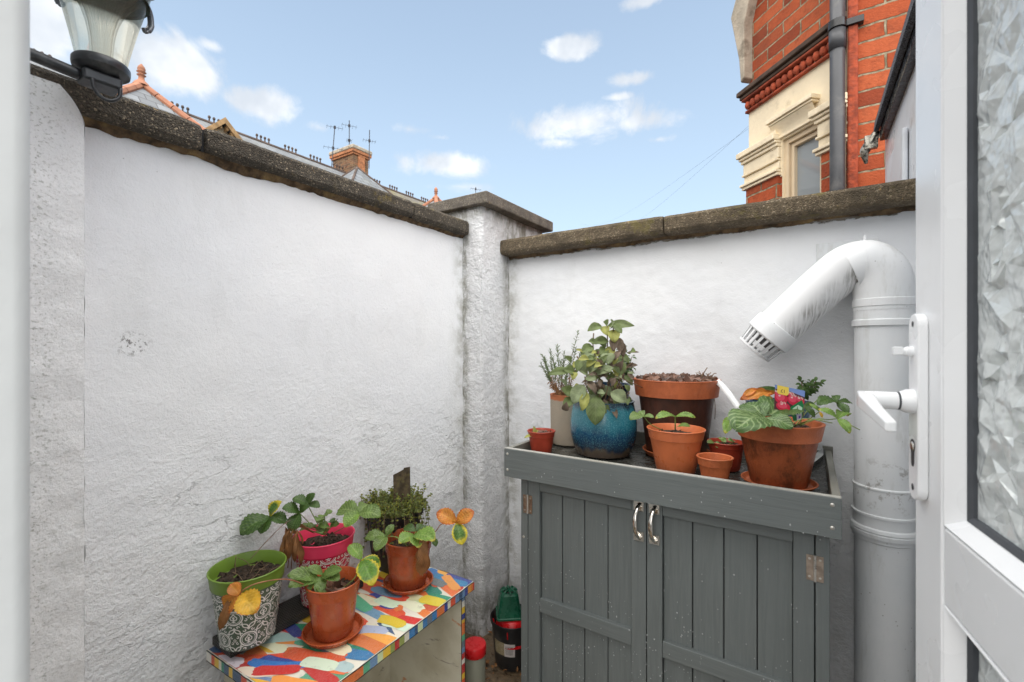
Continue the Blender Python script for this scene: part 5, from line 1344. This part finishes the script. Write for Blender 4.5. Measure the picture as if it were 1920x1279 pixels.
SL = [  # joint, tip, kind, depth, width
 ((1138, 612), (1189, 610), 'sageg', 1.62, .34), ((1138, 612), (1132, 603), 'sageg', 1.62, .9), ((1150, 608), (1166, 625), 'sageg', 1.6, .5), ((1128, 612), (1102, 620), 'sageg', 1.6, .5), ((1150, 612), (1152, 604), 'sage', 1.6, 1.2),
 ((1132, 612), (1137, 628), 'sagey', 1.61, .8), ((1149, 618), (1153, 642), 'sagey', 1.6, .75), ((1152, 630), (1150, 658), 'dry', 1.6, .5), ((1158, 632), (1165, 662), 'dry', 1.6, .45), ((1160, 640), (1170, 668), 'dry', 1.61, .5),
 ((1141, 640), (1110, 643), 'sageg', 1.61, .45), ((1137, 650), (1118, 636), 'sageg', 1.62, .6), ((1112, 650), (1090, 662), 'sageg', 1.59, .6), ((1112, 655), (1096, 682), 'sage', 1.57, .45), ((1116, 645), (1104, 640), 'sageg', 1.6, .6),
 ((1139, 650), (1150, 672), 'sagey', 1.6, .6), ((1138, 655), (1124, 665), 'sageg', 1.6, .7), ((1138, 662), (1141, 683), 'sage', 1.54, 1.05), ((1118, 668), (1098, 680), 'sage', 1.56, .45), ((1104, 697), (1122, 675), 'sage', 1.55, .6),
 ((1102, 700), (1079, 688), 'sage', 1.54, .8), ((1112, 702), (1152, 690), 'sage', 1.53, .42), ((1106, 698), (1120, 690), 'sage', 1.53, .5), ((1098, 708), (1118, 712), 'sage', 1.52, .8), ((1072, 697), (1028, 702), 'sageg', 1.58, .35),
 ((1078, 700), (1056, 692), 'sageg', 1.58, .6), ((1078, 698), (1074, 712), 'sagey', 1.57, .6), ((1158, 676), (1166, 703), 'sageg', 1.57, .75), ((1152, 690), (1158, 706), 'sagey', 1.57, .5), ((1150, 700), (1154, 728), 'sagey', 1.58, .35),
 ((1095, 722), (1074, 757), 'sage', 1.52, .62), ((1100, 735), (1092, 770), 'sagey', 1.50, .45), ((1118, 742), (1116, 797), 'sageg', 1.50, .62), ((1145, 735), (1174, 755), 'sage', 1.50, .72), ((1120, 735), (1134, 738), 'sage', 1.5, .5),
 ((1072, 742), (1052, 728), 'sageg', 1.58, .7), ((1075, 748), (1056, 765), 'sageg', 1.56, .6), ((1082, 735), (1062, 742), 'sageg', 1.57, .7), ((1090, 725), (1076, 732), 'sagey', 1.56, .6), ((1066, 752), (1062, 768), 'sageg', 1.56, .7),
 ((1176, 662), (1198, 660), 'dry', 1.62, .2), ((1160, 670), (1180, 672), 'sageg', 1.65, .5), ((1172, 690), (1195, 684), 'dry', 1.62, .35), ((1176, 700), (1192, 716), 'dry', 1.62, .3), ((1166, 668), (1180, 680), 'sageg', 1.64, .5),
 ((1126, 690), (1135, 670), 'sageg', 1.6, .6), ((1124, 700), (1110, 680), 'sageg', 1.61, .6), ((1140, 695), (1155, 680), 'sageg', 1.61, .6), ((1130, 675), (1118, 655), 'sageg', 1.62, .6), ((1070, 680), (1060, 668), 'sageg', 1.6, .5),
 ((1125, 660), (1108, 672), 'sagey', 1.61, .5), ((1144, 690), (1130, 705), 'sageg', 1.6, .6)]
lf = MB(); lf.sm = True; kinds = ['sage', 'sageg', 'sagey', 'dry']
for (jx, jy), (tx, ty), kd, d, w_ in SL:
    lf.M = kinds.index(kd); A_ = at(jx, jy, d+.02); T_ = at(tx, ty, d-.01)
    leaflet(lf, A_, T_, camup(A_, .9, .45), wr=w_*1.05 if w_ < .8 else w_*.95, serr=0, pleat=.03, N=12, K=3, fold=.30, arch=.12, shape='oval')
rg = random.Random(10)
for k in range(150):   # smaller and withered leaves through the middle of the plant
    x = rg.gauss(1128, 26); y = rg.uniform(655, 768); d = 1.62+rg.uniform(-.09, .05); A_ = at(x, y, d); lf.M = rg.choice((0, 1, 1, 2, 3, 3)) if y < 705 else rg.choice((3, 3, 0, 0, 1))
    T_ = A_+Vector((rg.uniform(-.036, .036), rg.uniform(-.04, .02), rg.uniform(-.045, .012))); leaflet(lf, A_, T_, camup(A_, .8, .5), wr=rg.uniform(.35, .68), serr=0, pleat=.05, N=6, K=2, fold=.4, shape='oval')
lf.build('foliage', [L[k] for k in kinds], e)
m = MB(); rg = random.Random(12)
for k in range(60):
    A_ = at(rg.uniform(1095, 1165), rg.uniform(700, 735), 1.6+rg.uniform(-.04, .05)); m.tube(smooth_path([A_, A_+Vector((rg.uniform(-.01, .01), rg.uniform(-.01, .01), -.02)), A_+Vector((rg.uniform(-.015, .015), rg.uniform(-.02, .01), -rg.uniform(.03, .06)))], 3), .0012, 4)
m.build('dead_stems', M['twig'], e)

# dark glazed pot behind
e, _ = potted('potted_shrub', 'dark navy glazed pot with thin leggy shrub, behind the mottled blue pot', 'potted plant', (-.655, 1.700, ZF), .06, .082, .235, 'navy', None, rimh=.015, rimo=.002, sill=.02, th=.006, lip=.002)
lf = MB(); st = MB(); rg = random.Random(6); lf.sm = True
for k in range(9):
    A_ = at(rg.uniform(1165, 1185), 716, 1.72); T_ = at(rg.uniform(1158, 1190), rg.uniform(650, 690), 1.72); pts = smooth_path([A_, A_.lerp(T_, .5)+Vector((rg.uniform(-.01, .01), 0, 0)), T_], 6); st.tube(pts, .0013, 5)
    for p in pts[3:]:
        for j in range(2):
            q = Vector((rg.uniform(-1, 1), rg.uniform(-1, .3), rg.uniform(-.6, .4))).normalized()*rg.uniform(.012, .022); leaflet(lf, p, p+q, camup(p), wr=.4, serr=0, pleat=0, N=5, K=2, shape='oval')
lf.build('foliage', L['dark'], e); st.build('stem', M['twig'], e)

# big brown pot with bark and cut stems
bc = (*atd(1267, 1.60)[:2], ZF+.004)
saucer((bc[0], bc[1], ZF), .112, 'clayrim', 'terracotta saucer under the big brown pot on the cupboard', .020)
e, sz = potted('bark_filled_pot', 'largest pot on the cupboard, dark brown with wide terracotta rim, full of bark chips', 'plant pot', (bc[0], bc[1], ZF+.0055), .098, .145, .262, 'brownpot', None, rimh=.058, rimo=.012, sill=.003, rim_mt='clayrim', soilm='bark', chips=340, csize=.024, th=.008, lip=.001)
m = MB(); m.sm = True
for pl_ in ([(1276, 720, 1.6), (1278, 701, 1.6)], [(1245, 716, 1.6), (1237, 703, 1.6)], [(1258, 717, 1.6), (1257, 704, 1.6)], [(1306, 722, 1.55), (1316, 705, 1.54), (1326, 689, 1.53)], [(1312, 718, 1.57), (1318, 698, 1.57)],
            [(1322, 715, 1.55), (1328, 700, 1.55)], [(1325, 718, 1.54), (1340, 706, 1.53)], [(1330, 712, 1.56), (1338, 701, 1.56), (1343, 700, 1.56)], [(1318, 715, 1.56), (1333, 698, 1.56)], [(1205, 727, 1.55), (1180, 716, 1.52), (1153, 705, 1.5)], [(1226, 716, 1.62), (1222, 706, 1.62)],
            [(1310, 725, 1.52), (1322, 712, 1.51), (1334, 712, 1.51)]):
    m = MB(); m.sm = True; m.tube(smooth_path([at(*p) for p in pl_], 4), .0030 if pl_[0][0] == 1276 else .0016, 6)
    m.build('cut_stem', M['twig'], e)
m = MB(); m.sm = True
rg = random.Random(66)
for k in range(16):
    A_ = at(rg.uniform(1305, 1340), rg.uniform(712, 724), 1.54); d_ = Vector((rg.uniform(-1, 1), rg.uniform(-.6, .6), rg.uniform(-.2, .8))).normalized()*rg.uniform(.02, .045); m.tube(smooth_path([A_, A_+d_*.5+Vector((0, 0, .004)), A_+d_], 3), .0012, 5)
m.tube(smooth_path([at(1339, 745, 1.50), at(1341, 765, 1.50), at(1340, 786, 1.50)], 4), .0010, 5)
m.build('twig', M['twig'], e)
m = MB(); a_, b_ = at(1344, 714, 1.50), at(1386, 766, 1.40)
pts = smooth_path([a_, a_.lerp(b_, .4)+Vector((0, 0, .006)), b_], 8)
m.sm = True; sdv = Vector((.0062, .003, .0062)); m.grid(lambda a, b: pts[int(b*(len(pts)-1)+.5)]+sdv*(2*a-1), 1, len(pts)-1)
o = m.build('plant_tag', simple('frosted white plastic', (.78, .80, .80), .35), smooth=True, loc=a_); so_ = o.modifiers.new('t', 'SOLIDIFY'); so_.thickness = .0008
tag(o, 'long blank white plastic tag leaning from the big brown pot to the clay pot', 'plant tag')

# orange plastic pot with cucumber-like seedling
oc = atd(1267, 1.385)
e, sz = potted('potted_strawberry', 'orange plastic pot with two bright green leaflets, in front of the big brown pot', 'potted plant', oc, .056, .0835, .134, 'plas_orange', 'potted strawberries', rimh=.030, rimo=.003, sill=.022, chips=50)
J = at(1266, 781, 1.36); leafgroup(e, J, [at(1229, 783, 1.34), at(1304, 782, 1.33)], 'bright', [at(1266, 806, 1.38)], 'greenstem', wr=.42, arch=.14, sr=.0018)
leafgroup(e, at(1207, 781, 1.35), [at(1181, 785, 1.32), at(1226, 782, 1.33), at(1200, 770, 1.38)], 'mid', [at(1240, 806, 1.39), at(1219, 795, 1.36)], wr=.62)
leafgroup(e, at(1270, 800, 1.37), [at(1294, 799, 1.34)], 'bright', None, wr=.45)

# small clay pot and the dark red pot
c = atd(1340, 1.285); e, _ = potted('empty_pot', 'small bright orange clay pot, empty, front edge of the cupboard tray', 'plant pot', c, .034, .0475, .072, 'clay_small', None, rimh=.024, rimo=.003, sill=.035, th=.005, rim_mt=None, chips=10)
c = atd(1361, 1.42); e, _ = potted('potted_seedling', 'shadowed dark red plastic pot with tiny strawberry seedlings, behind the small orange pot', 'potted plant', c, .040, .0525, .086, 'redpot', 'small red plastic pots', rimh=.018, rimo=.002, sill=.012, chips=50)
for (x, y) in ((1340, 832), (1352, 826), (1376, 830), (1344, 838)):
    J = at(x, y-1, 1.40); rg = random.Random(x); leafgroup(e, J, [J+Vector((rg.uniform(-.02, .02), rg.uniform(-.02, .01), rg.uniform(-.003, .008))) for _ in range(3)], 'mid', [at(1361, 836, 1.42)], wr=.75, N=8, K=2)

# blue oval pot at the back
c = (.5*(-.030+-.022), 1.675, ZF+.005); bo = atd(1459, 1.455)
saucer((bo[0], bo[1], ZF), .078, 'clayrim', 'terracotta saucer under the slate blue pot by the wall', .016)
e, sz = potted('potted_shrub', 'slate blue glazed pot with yellow autumn leaves, behind the stained clay strawberry pot', 'potted plant', (bo[0], bo[1], ZF+.0055), .060, .094, .202, 'navyrim', None, rimh=.02, rimo=.002, sill=.016, th=.006, lip=.001)
D_ = 1.40
for (j, t_, kd, w_) in (((1455, 737), (1388, 747), 'orange', .30), ((1440, 741), (1403, 737), 'yellow', .5), ((1448, 748), (1408, 744), 'yellow', .45), ((1424, 738), (1452, 733), 'orange', .6), ((1460, 738), (1436, 729), 'orange', .45), ((1470, 735), (1421, 727), 'dark', .16), ((1420, 729), (1392, 744), 'orange', .4)):
    leafgroup(e, at(*j, D_), [at(*t_, D_)], kd, None, wr=w_, serr=0, k=.9, zk=.4)
lf = MB(); st = MB(); lf.sm = True; rg = random.Random(16)
for k in range(16):
    A_ = at(1505, 752, 1.44); T_ = at(rg.uniform(1485, 1540), rg.uniform(713, 748), 1.42+rg.uniform(-.03, .04)); pts = smooth_path([A_, A_.lerp(T_, .5)+Vector((0, 0, .008)), T_], 5); st.tube(pts, .0011, 5)
    for p in pts[2:]:
        for j in range(2):
            q = Vector((rg.uniform(-1, 1), rg.uniform(-1, .3), rg.uniform(-.5, .6))).normalized()*rg.uniform(.010, .019); leaflet(lf, p, p+q, camup(p), wr=.62, serr=0, pleat=0, N=5, K=2, shape='oval')
lf.build('foliage', L['dark'], e); st.tube([at(1505, 735, 1.42), at(1503, 716, 1.42)], .0009, 5); st.build('stem', M['twig'], e)

# clay strawberry pot
cc = atd(1459, 1.262)
saucer((*cc[:2], ZF), .0925, 'clayrim', 'terracotta saucer under the stained clay strawberry pot on the cupboard', .014)
e, sz = potted('potted_strawberry', 'stained clay pot on the cupboard with big ribbed strawberry leaves and a picture label', 'potted plant', (*cc[:2], ZF+.0055), .070, .1085, .170, 'clay', 'potted strawberries', rimh=.044, rimo=.006, sill=.018, rim_mt='clayrim', th=.008, lip=.0005, chips=60)
SS = at(1455, 800, 1.25)
J = at(1434, 784, 1.18)
leafgroup(e, J, [at(1380, 803, 1.11), at(1487, 801, 1.13), at(1400, 756, 1.27)], 'big', [SS], wr=.82, teeth=13, serr=.07, arch=.10, pleat=.05, N=28, K=6, fold=.08)
leafgroup(e, J+Vector((0, 0, .002)), [at(1478, 768, 1.25)], 'big', None, wr=.9, teeth=13, serr=.07, arch=.08, pleat=.05, N=26, K=6)
leafgroup(e, at(1380, 779, 1.20), [at(1359, 812, 1.15), at(1366, 790, 1.2), at(1402, 776, 1.24)], 'bright', [SS, at(1420, 792, 1.22)], wr=.4)
leafgroup(e, at(1569, 755, 1.24), [at(1534, 757, 1.21), at(1598, 756, 1.24), at(1590, 776, 1.20), at(1566, 741, 1.27)], 'dark', [at(1490, 800, 1.25), at(1530, 752, 1.27), at(1552, 750, 1.25)], wr=.56)
leafgroup(e, at(1570, 785, 1.18), [at(1535, 766, 1.20), at(1588, 776, 1.22), at(1594, 811, 1.14)], 'bright', [at(1485, 800, 1.24), at(1520, 788, 1.20), at(1550, 787, 1.19)], wr=.5)
leafgroup(e, at(1506, 762, 1.24), [at(1528, 782, 1.22), at(1492, 752, 1.26), at(1536, 765, 1.25)], 'dark', [at(1500, 798, 1.25)], wr=.5)
leafgroup(e, at(1536, 772, 1.22), [at(1518, 757, 1.24), at(1542, 783, 1.21)], ['bright', 'yellow'], [at(1500, 798, 1.25)], wr=.45)
m = MB(); m.sm = True
for pl_ in ([(1480, 796, 1.16), (1510, 785, 1.15), (1560, 793, 1.15)], [(1570, 785, 1.18), (1590, 795, 1.17), (1612, 806, 1.16)], [(1500, 798, 1.2), (1530, 786, 1.18), (1545, 784, 1.17)]): m.tube(smooth_path([at(*p) for p in pl_], 6), .0012, 6)
m.build('runner', M['greenstem'], e)
# picture label: radishes, price flash, blue band
LD = 1.205
c00, c10, c01 = at(1453, 721, LD), at(1509, 733, LD-.01), at(1451, 768, LD)
ux, uy = (c10-c00), (c01-c00); un = ux.cross(uy).normalized()
if un.dot(Vector((0, 0, CAMZ))-c00) < 0: un = -un
def LP(a, b, k=1): return c00+ux*a+uy*b+un*(.00025*k)
m = MB()
def fl(pts, col, k): m.col = col; m.poly([LP(a, b, k) for a, b in pts])
def disc(cx, cy, rx, ry, col, k, n=22): fl([(cx+rx*math.cos(2*math.pi*i/n), cy+ry*math.sin(2*math.pi*i/n)) for i in range(n)], col, k)
fl([(0, 0), (1, 0), (1, 1.0), (.45, 1.0), (.45, .98), (0, .98)], (.10, .035, .04), 0)
fl([(0, 0), (1, 0), (1, .25), (.4, .12), (0, .16)], (.20, .30, .62), 1)
fl([(.62, .55), (1, .35), (1, 1.0), (.62, 1.0)], (.16, .11, .07), 1)
for x, y, rx, ry in ((.22, .48, .24, .25), (.63, .45, .22, .23), (.30, .80, .26, .20), (.86, .42, .15, .15), (.55, .28, .14, .12), (.04, .35, .1, .14)):
    x = min(max(x, rx*.9), 1-rx*.9); disc(x, y, rx*.92, ry*.92, (.62, .02, .06), 2); disc(x-.03, y-.04, rx*.62, ry*.6, (.74, .07, .13), 3); disc(x-.06, y-.08, rx*.16, ry*.14, (.85, .5, .52), 4)
    for q in range(4): disc(x+.05*q-.08, y-ry*.8+.02*(q % 2), .012, .05, (.75, .72, .62), 5, 6)
fl([(.07, -.0), (.46, -.0), (.46, .26), (.40, .34), (.12, .34), (.07, .28)], (.85, .62, .10), 6)
lb = m.build('picture_label', M['flat'], e)
tx = bpy.data.curves.new('price', 'FONT'); tx.body = '\u00a31'; tx.size = .0125; tx.align_x = 'CENTER'
to = bpy.data.objects.new('price', tx); C.objects.link(to); bpy.context.view_layer.update()
tm = bpy.data.meshes.new_from_object(to.evaluated_get(bpy.context.evaluated_depsgraph_get())); bpy.data.objects.remove(to)
mm = MB(); mm.col = (.10, .03, .02); ux_, uy_ = ux.normalized(), uy.normalized()
org = LP(.265, .26, 7)
for p in tm.polygons: mm.poly([org+ux_*tm.vertices[i].co.x-uy_*tm.vertices[i].co.y for i in p.vertices])
mm.build('price_lettering', M['flat'], lb)
m = MB()
def fl2(pts, col, k): m.col = col; m.poly([at(x, y, 1.195)+un*(.00025*k) for x, y in pts])
fl2([(1481, 764), (1503, 750), (1507, 757), (1504, 786), (1493, 790), (1487, 789)], (.01, .20, .06), 0)
fl2([(1486, 766), (1496, 759), (1504, 764), (1503, 777), (1494, 779), (1487, 774)], (.55, .72, .55), 1)
fl2([(1493, 777), (1503, 776), (1502, 786), (1494, 789)], (.62, .55, .72), 2); fl2([(1494, 762), (1495, 762), (1496, 777), (1494, 777)], (.02, .10, .03), 3)
fl2([(1497, 780), (1501, 779), (1500, 784), (1497, 785)], (.12, .06, .32), 3)
m.build('label_leaflet', M['flat'], e)
m = MB(); fl_ = [at(1540, 858, 1.33), at(1548, 850, 1.36)]
# ================================================ items on the ground in the corner
jc = (-1.022, 1.318, .0)
j = thing('storage_jar', 'clear jar with a red screw lid on the ground behind the painted table leg', 'jar', jc)
m = MB(); m.sm = True; m.lathe([(0, 0), (.036, 0), (.040, .004), (.040, .165), (.034, .178), (.034, .185), (.031, .185), (.031, .176), (.037, .163), (.037, .006), (0, .005)], jc, 36)
def jarf(t, put, b, o): put('Base Color', (.45, .46, .36)); put('Roughness', .12); put('Transmission Weight', .5)
m.build('jar_glass', mat('dusty jar', jarf), j, smooth=True, angle=40)
m = MB(); m.sm = True; m.lathe([(.0385, .172), (.041, .174), (.042, .176), (.042, .205), (.040, .2085), (.036, .209), (0, .2085)], jc, 40); m.build('lid', M['redbright'], j, smooth=True, angle=40)
m = MB(); m.lathe([(0, .006), (.0365, .0065), (.0365, .12), (0, .125)], jc, 24); m.build('contents', M['twig'], j)
kc = Vector((-1.016, 1.560, .008))
k_e = thing('stacked_nursery_pot', 'large black nursery pot with a torn label standing in the corner beside the cupboard', 'plant pot', kc)
m = MB(); m.sm = True
m.lathe([(0, .003), (.066, 0), (.069, .004), (.084, .163), (.084, .166), (.089, .168), (.090, .183), (.0885, .185), (.086, .183), (.083, .168), (.068, .012), (0, .010)], kc, 44); m.build('pot', M['blackplas'], k_e, smooth=True, angle=35)
m = MB(); b = len(m.v)
def lab(a, z): r_ = .0698+(.0842-.0698)*(z/.185)+.0012; th_a = R(-118+75*a); return kc+Vector((r_*math.cos(th_a), r_*math.sin(th_a), z))
m.col = (.24, .19, .09); m.grid(lambda a, b: lab(a*.5, .066+b*.052), 6, 2); m.col = (.50, .46, .44); m.grid(lambda a, b: lab(.5+a*.42, .064+b*.052), 6, 2)
m.col = (.02, .02, .02)
for q in range(7): m.grid(lambda a, b: lab(.56+q*.045+a*.016, .072+b*.035)+Vector((0, -.0003, 0)), 1, 1)
m.build('torn_label', attrmat('stained label', .6, .8), k_e)
rc = kc+Vector((.004, -.004, .096))
m = MB(); m.sm = True; m.lathe([(.074, 0), (.070, .055), (.060, .085), (.050, .094), (0, .096)], rc, 36); 
for q in range(5):
    a = 2*math.pi*q/5; m.tube([rc+Vector((.0745*math.cos(a), .0745*math.sin(a), .04)), rc+Vector((.078*math.cos(a), .078*math.sin(a), .08))], .003, 6)
tag(m.build('upturned_pot', M['redbright'], smooth=True, angle=50, loc=rc), 'red plastic pot upturned inside the large black nursery pot', 'plant pot')
gc = kc+Vector((-.008, -.012, .194)); gt = thing('square_pot', 'small dark green square pot with drainage holes, upside down on the red pot', 'plant pot', gc)
m = MB(); ca_, sa_ = math.cos(R(38)), math.sin(R(38))
def sq2(r_, z, ch=.22):
    o_ = []
    for a, b in ((-1, -1+ch), (-1+ch, -1), (1-ch, -1), (1, -1+ch), (1, 1-ch), (1-ch, 1), (-1+ch, 1), (-1, 1-ch)):
        o_.append(gc+Vector(((a*ca_-b*sa_)*r_, (a*sa_+b*ca_)*r_, z+.05*0)))
    return o_
rings = [sq2(.047, .006, .12), sq2(.049, 0, .12), sq2(.052, .001, .12), sq2(.052, .007, .12), sq2(.0475, .009, .14), sq2(.036, .088, .3), sq2(.030, .096, .35)]
for A_, B_ in zip(rings[:-1], rings[1:]):
    for k in range(8): jn = (k+1) % 8; m.poly([A_[k], A_[jn], B_[jn], B_[k]])
m.poly(rings[-1]); m.build('body', M['green_plastic'], gt, bevel=.0015)
m = MB(); m.sm = True; rg = random.Random(3)
for q in range(8):
    a = 2*math.pi*q/8; m.tube(smooth_path([gc+Vector((.010*math.cos(a), .010*math.sin(a), .0965)), gc+Vector((.022*math.cos(a), .022*math.sin(a), .101)), gc+Vector((.033*math.cos(a), .033*math.sin(a), .093))], 4), .0042, 8)
m.build('base_ribs', M['green_plastic'], gt)
m = MB()
for q in range(8):
    a = 2*math.pi*(q+.5)/8; m.lathe([(0, .0), (.0055, 0)], gc+Vector((.022*math.cos(a), .022*math.sin(a), .0972)), 10)
m.build('drainage_hole', M['dark'], gt)
# leaf litter and debris on the yard floor
m = MB(); rg = random.Random(44)
for k in range(420):
    p = Vector((rg.uniform(-1.28, -.8), rg.uniform(1.0, 1.75), .016+rg.uniform(0, .006))); d_ = Vector((rg.uniform(-1, 1), rg.uniform(-1, 1), rg.uniform(-.1, .3))).normalized()*rg.uniform(.008, .03); leaflet(m, p, p+d_, (0, 0, 1), wr=rg.uniform(.2, .6), serr=0, pleat=.1, N=4, K=1)
tag(m.build('leaf_litter', L['brown']), kind='stuff')

# ================================================ lantern by the door
lc = Vector((-1.150, .305, 0)); RZ = CAMZ+.530
ln = thing('wall_lantern', 'black and yellowed glass wall lantern on an arm above the pitted wall end', 'lantern', (-1.15, .093, RZ-.02))
m = MB(); m.sm = True
m.tube(smooth_path([(-1.15, .093, RZ-.012), (-1.15, .15, RZ-.014), (-1.15, .24, RZ-.020), (-1.15, .272, RZ-.022)], 5), .0105, 18); m.lathe([(0, .0), (.035, 0), (.035, .008), (.016, .014), (.012, .02)], (-1.15, .093, RZ-.012), 24, ax=(0, 1, 0)); m.build('arm', M['lampblack'], ln)
m = MB(); m.sm = True
m.lathe([(0, -.012), (.020, -.012), (.034, -.008), (.043, -.001), (.044, .004), (.044, .012), (.042, .015), (.038, .015), (.036, .010), (0, .009)], (lc.x, lc.y, RZ), 44); m.build('collar', M['lampblack'], ln, smooth=True, angle=35)
m = MB(); m.prism([(lc.x-.022, lc.y-.032, RZ-.011), (lc.x+.022, lc.y-.032, RZ-.011), (lc.x+.026, lc.y+.026, RZ-.011), (lc.x-.026, lc.y+.026, RZ-.011)], (0, 0, -.022)); m.build('switch_box', M['lampblack'], ln, bevel=.005, seg=3)
m = MB(); m.sm = True; zz = RZ-.036
m.tube(smooth_path([(lc.x+.024, lc.y-.020, zz+.006), (lc.x+.024, lc.y-.017, zz-.012), (lc.x+.024, lc.y-.006, zz-.024), (lc.x+.024, lc.y+.008, zz-.024), (lc.x+.024, lc.y+.020, zz-.012), (lc.x+.024, lc.y+.022, zz+.006)], 5), .0034, 10); m.build('hook', M['lampblack'], ln)
gh = .19
def flare(u): return .0375+.045*u**1.15
m = MB(); m.sm = True; pr_ = [(flare(i/16), .012+gh*i/16) for i in range(17)]
m.lathe(pr_, (lc.x, lc.y, RZ), 48)
m.build('glass', M['lampglass'], ln)
m = MB(); m.sm = True; nrib = 40
def rib(a, b):
    r_ = (.013+.004*b+.042*b**3.0)*(1+.035*math.cos(a*2*math.pi*nrib)); return (lc.x+r_*math.cos(2*math.pi*a), lc.y+r_*math.sin(2*math.pi*a), RZ+.012+b*.165)
m.grid(rib, nrib*6, 18, closeu=True); m.build('diffuser', M['ribglass'], ln)
m = MB(); m.sm = True
m.lathe([(.0, gh+.03), (.060, gh+.025), (.085, gh+.014), (.088, gh+.012), (.095, gh+.016), (.080, gh+.035), (.03, gh+.07), (.012, gh+.078), (.010, gh+.10), (0, gh+.105)], (lc.x, lc.y, RZ), 48)
m.lathe([(.074, gh*.80), (.050, gh*.99), (.0, gh*1.0)], (lc.x, lc.y, RZ), 48)
m.build('cap', simple('greenish lamp cap', (.10, .145, .135), .35, var=.2, scale=20), ln, smooth=True, angle=40)
for a in (R(25), R(115), R(205), R(295)):
    dv = Vector((math.cos(a), math.sin(a), 0)); m = MB(); m.sm = True
    P3 = [lc+dv*.086+Vector((0, 0, RZ+gh+.014)), lc+dv*.100+Vector((0, 0, RZ+gh-.005)), lc+dv*.103+Vector((0, 0, RZ+gh-.030)), lc+dv*.096+Vector((0, 0, RZ+gh-.046)), lc+dv*.090+Vector((0, 0, RZ+gh-.052)), lc+dv*.086+Vector((0, 0, RZ+gh-.046))]
    m.tube(smooth_path(P3, 5), [.0045]*10+[.005]*6+[.0035]*10, 8, sx=1.4); m.build('scroll', M['lampblack'] if False else simple('grey scroll casting', (.16, .17, .18), .35, .4), ln)
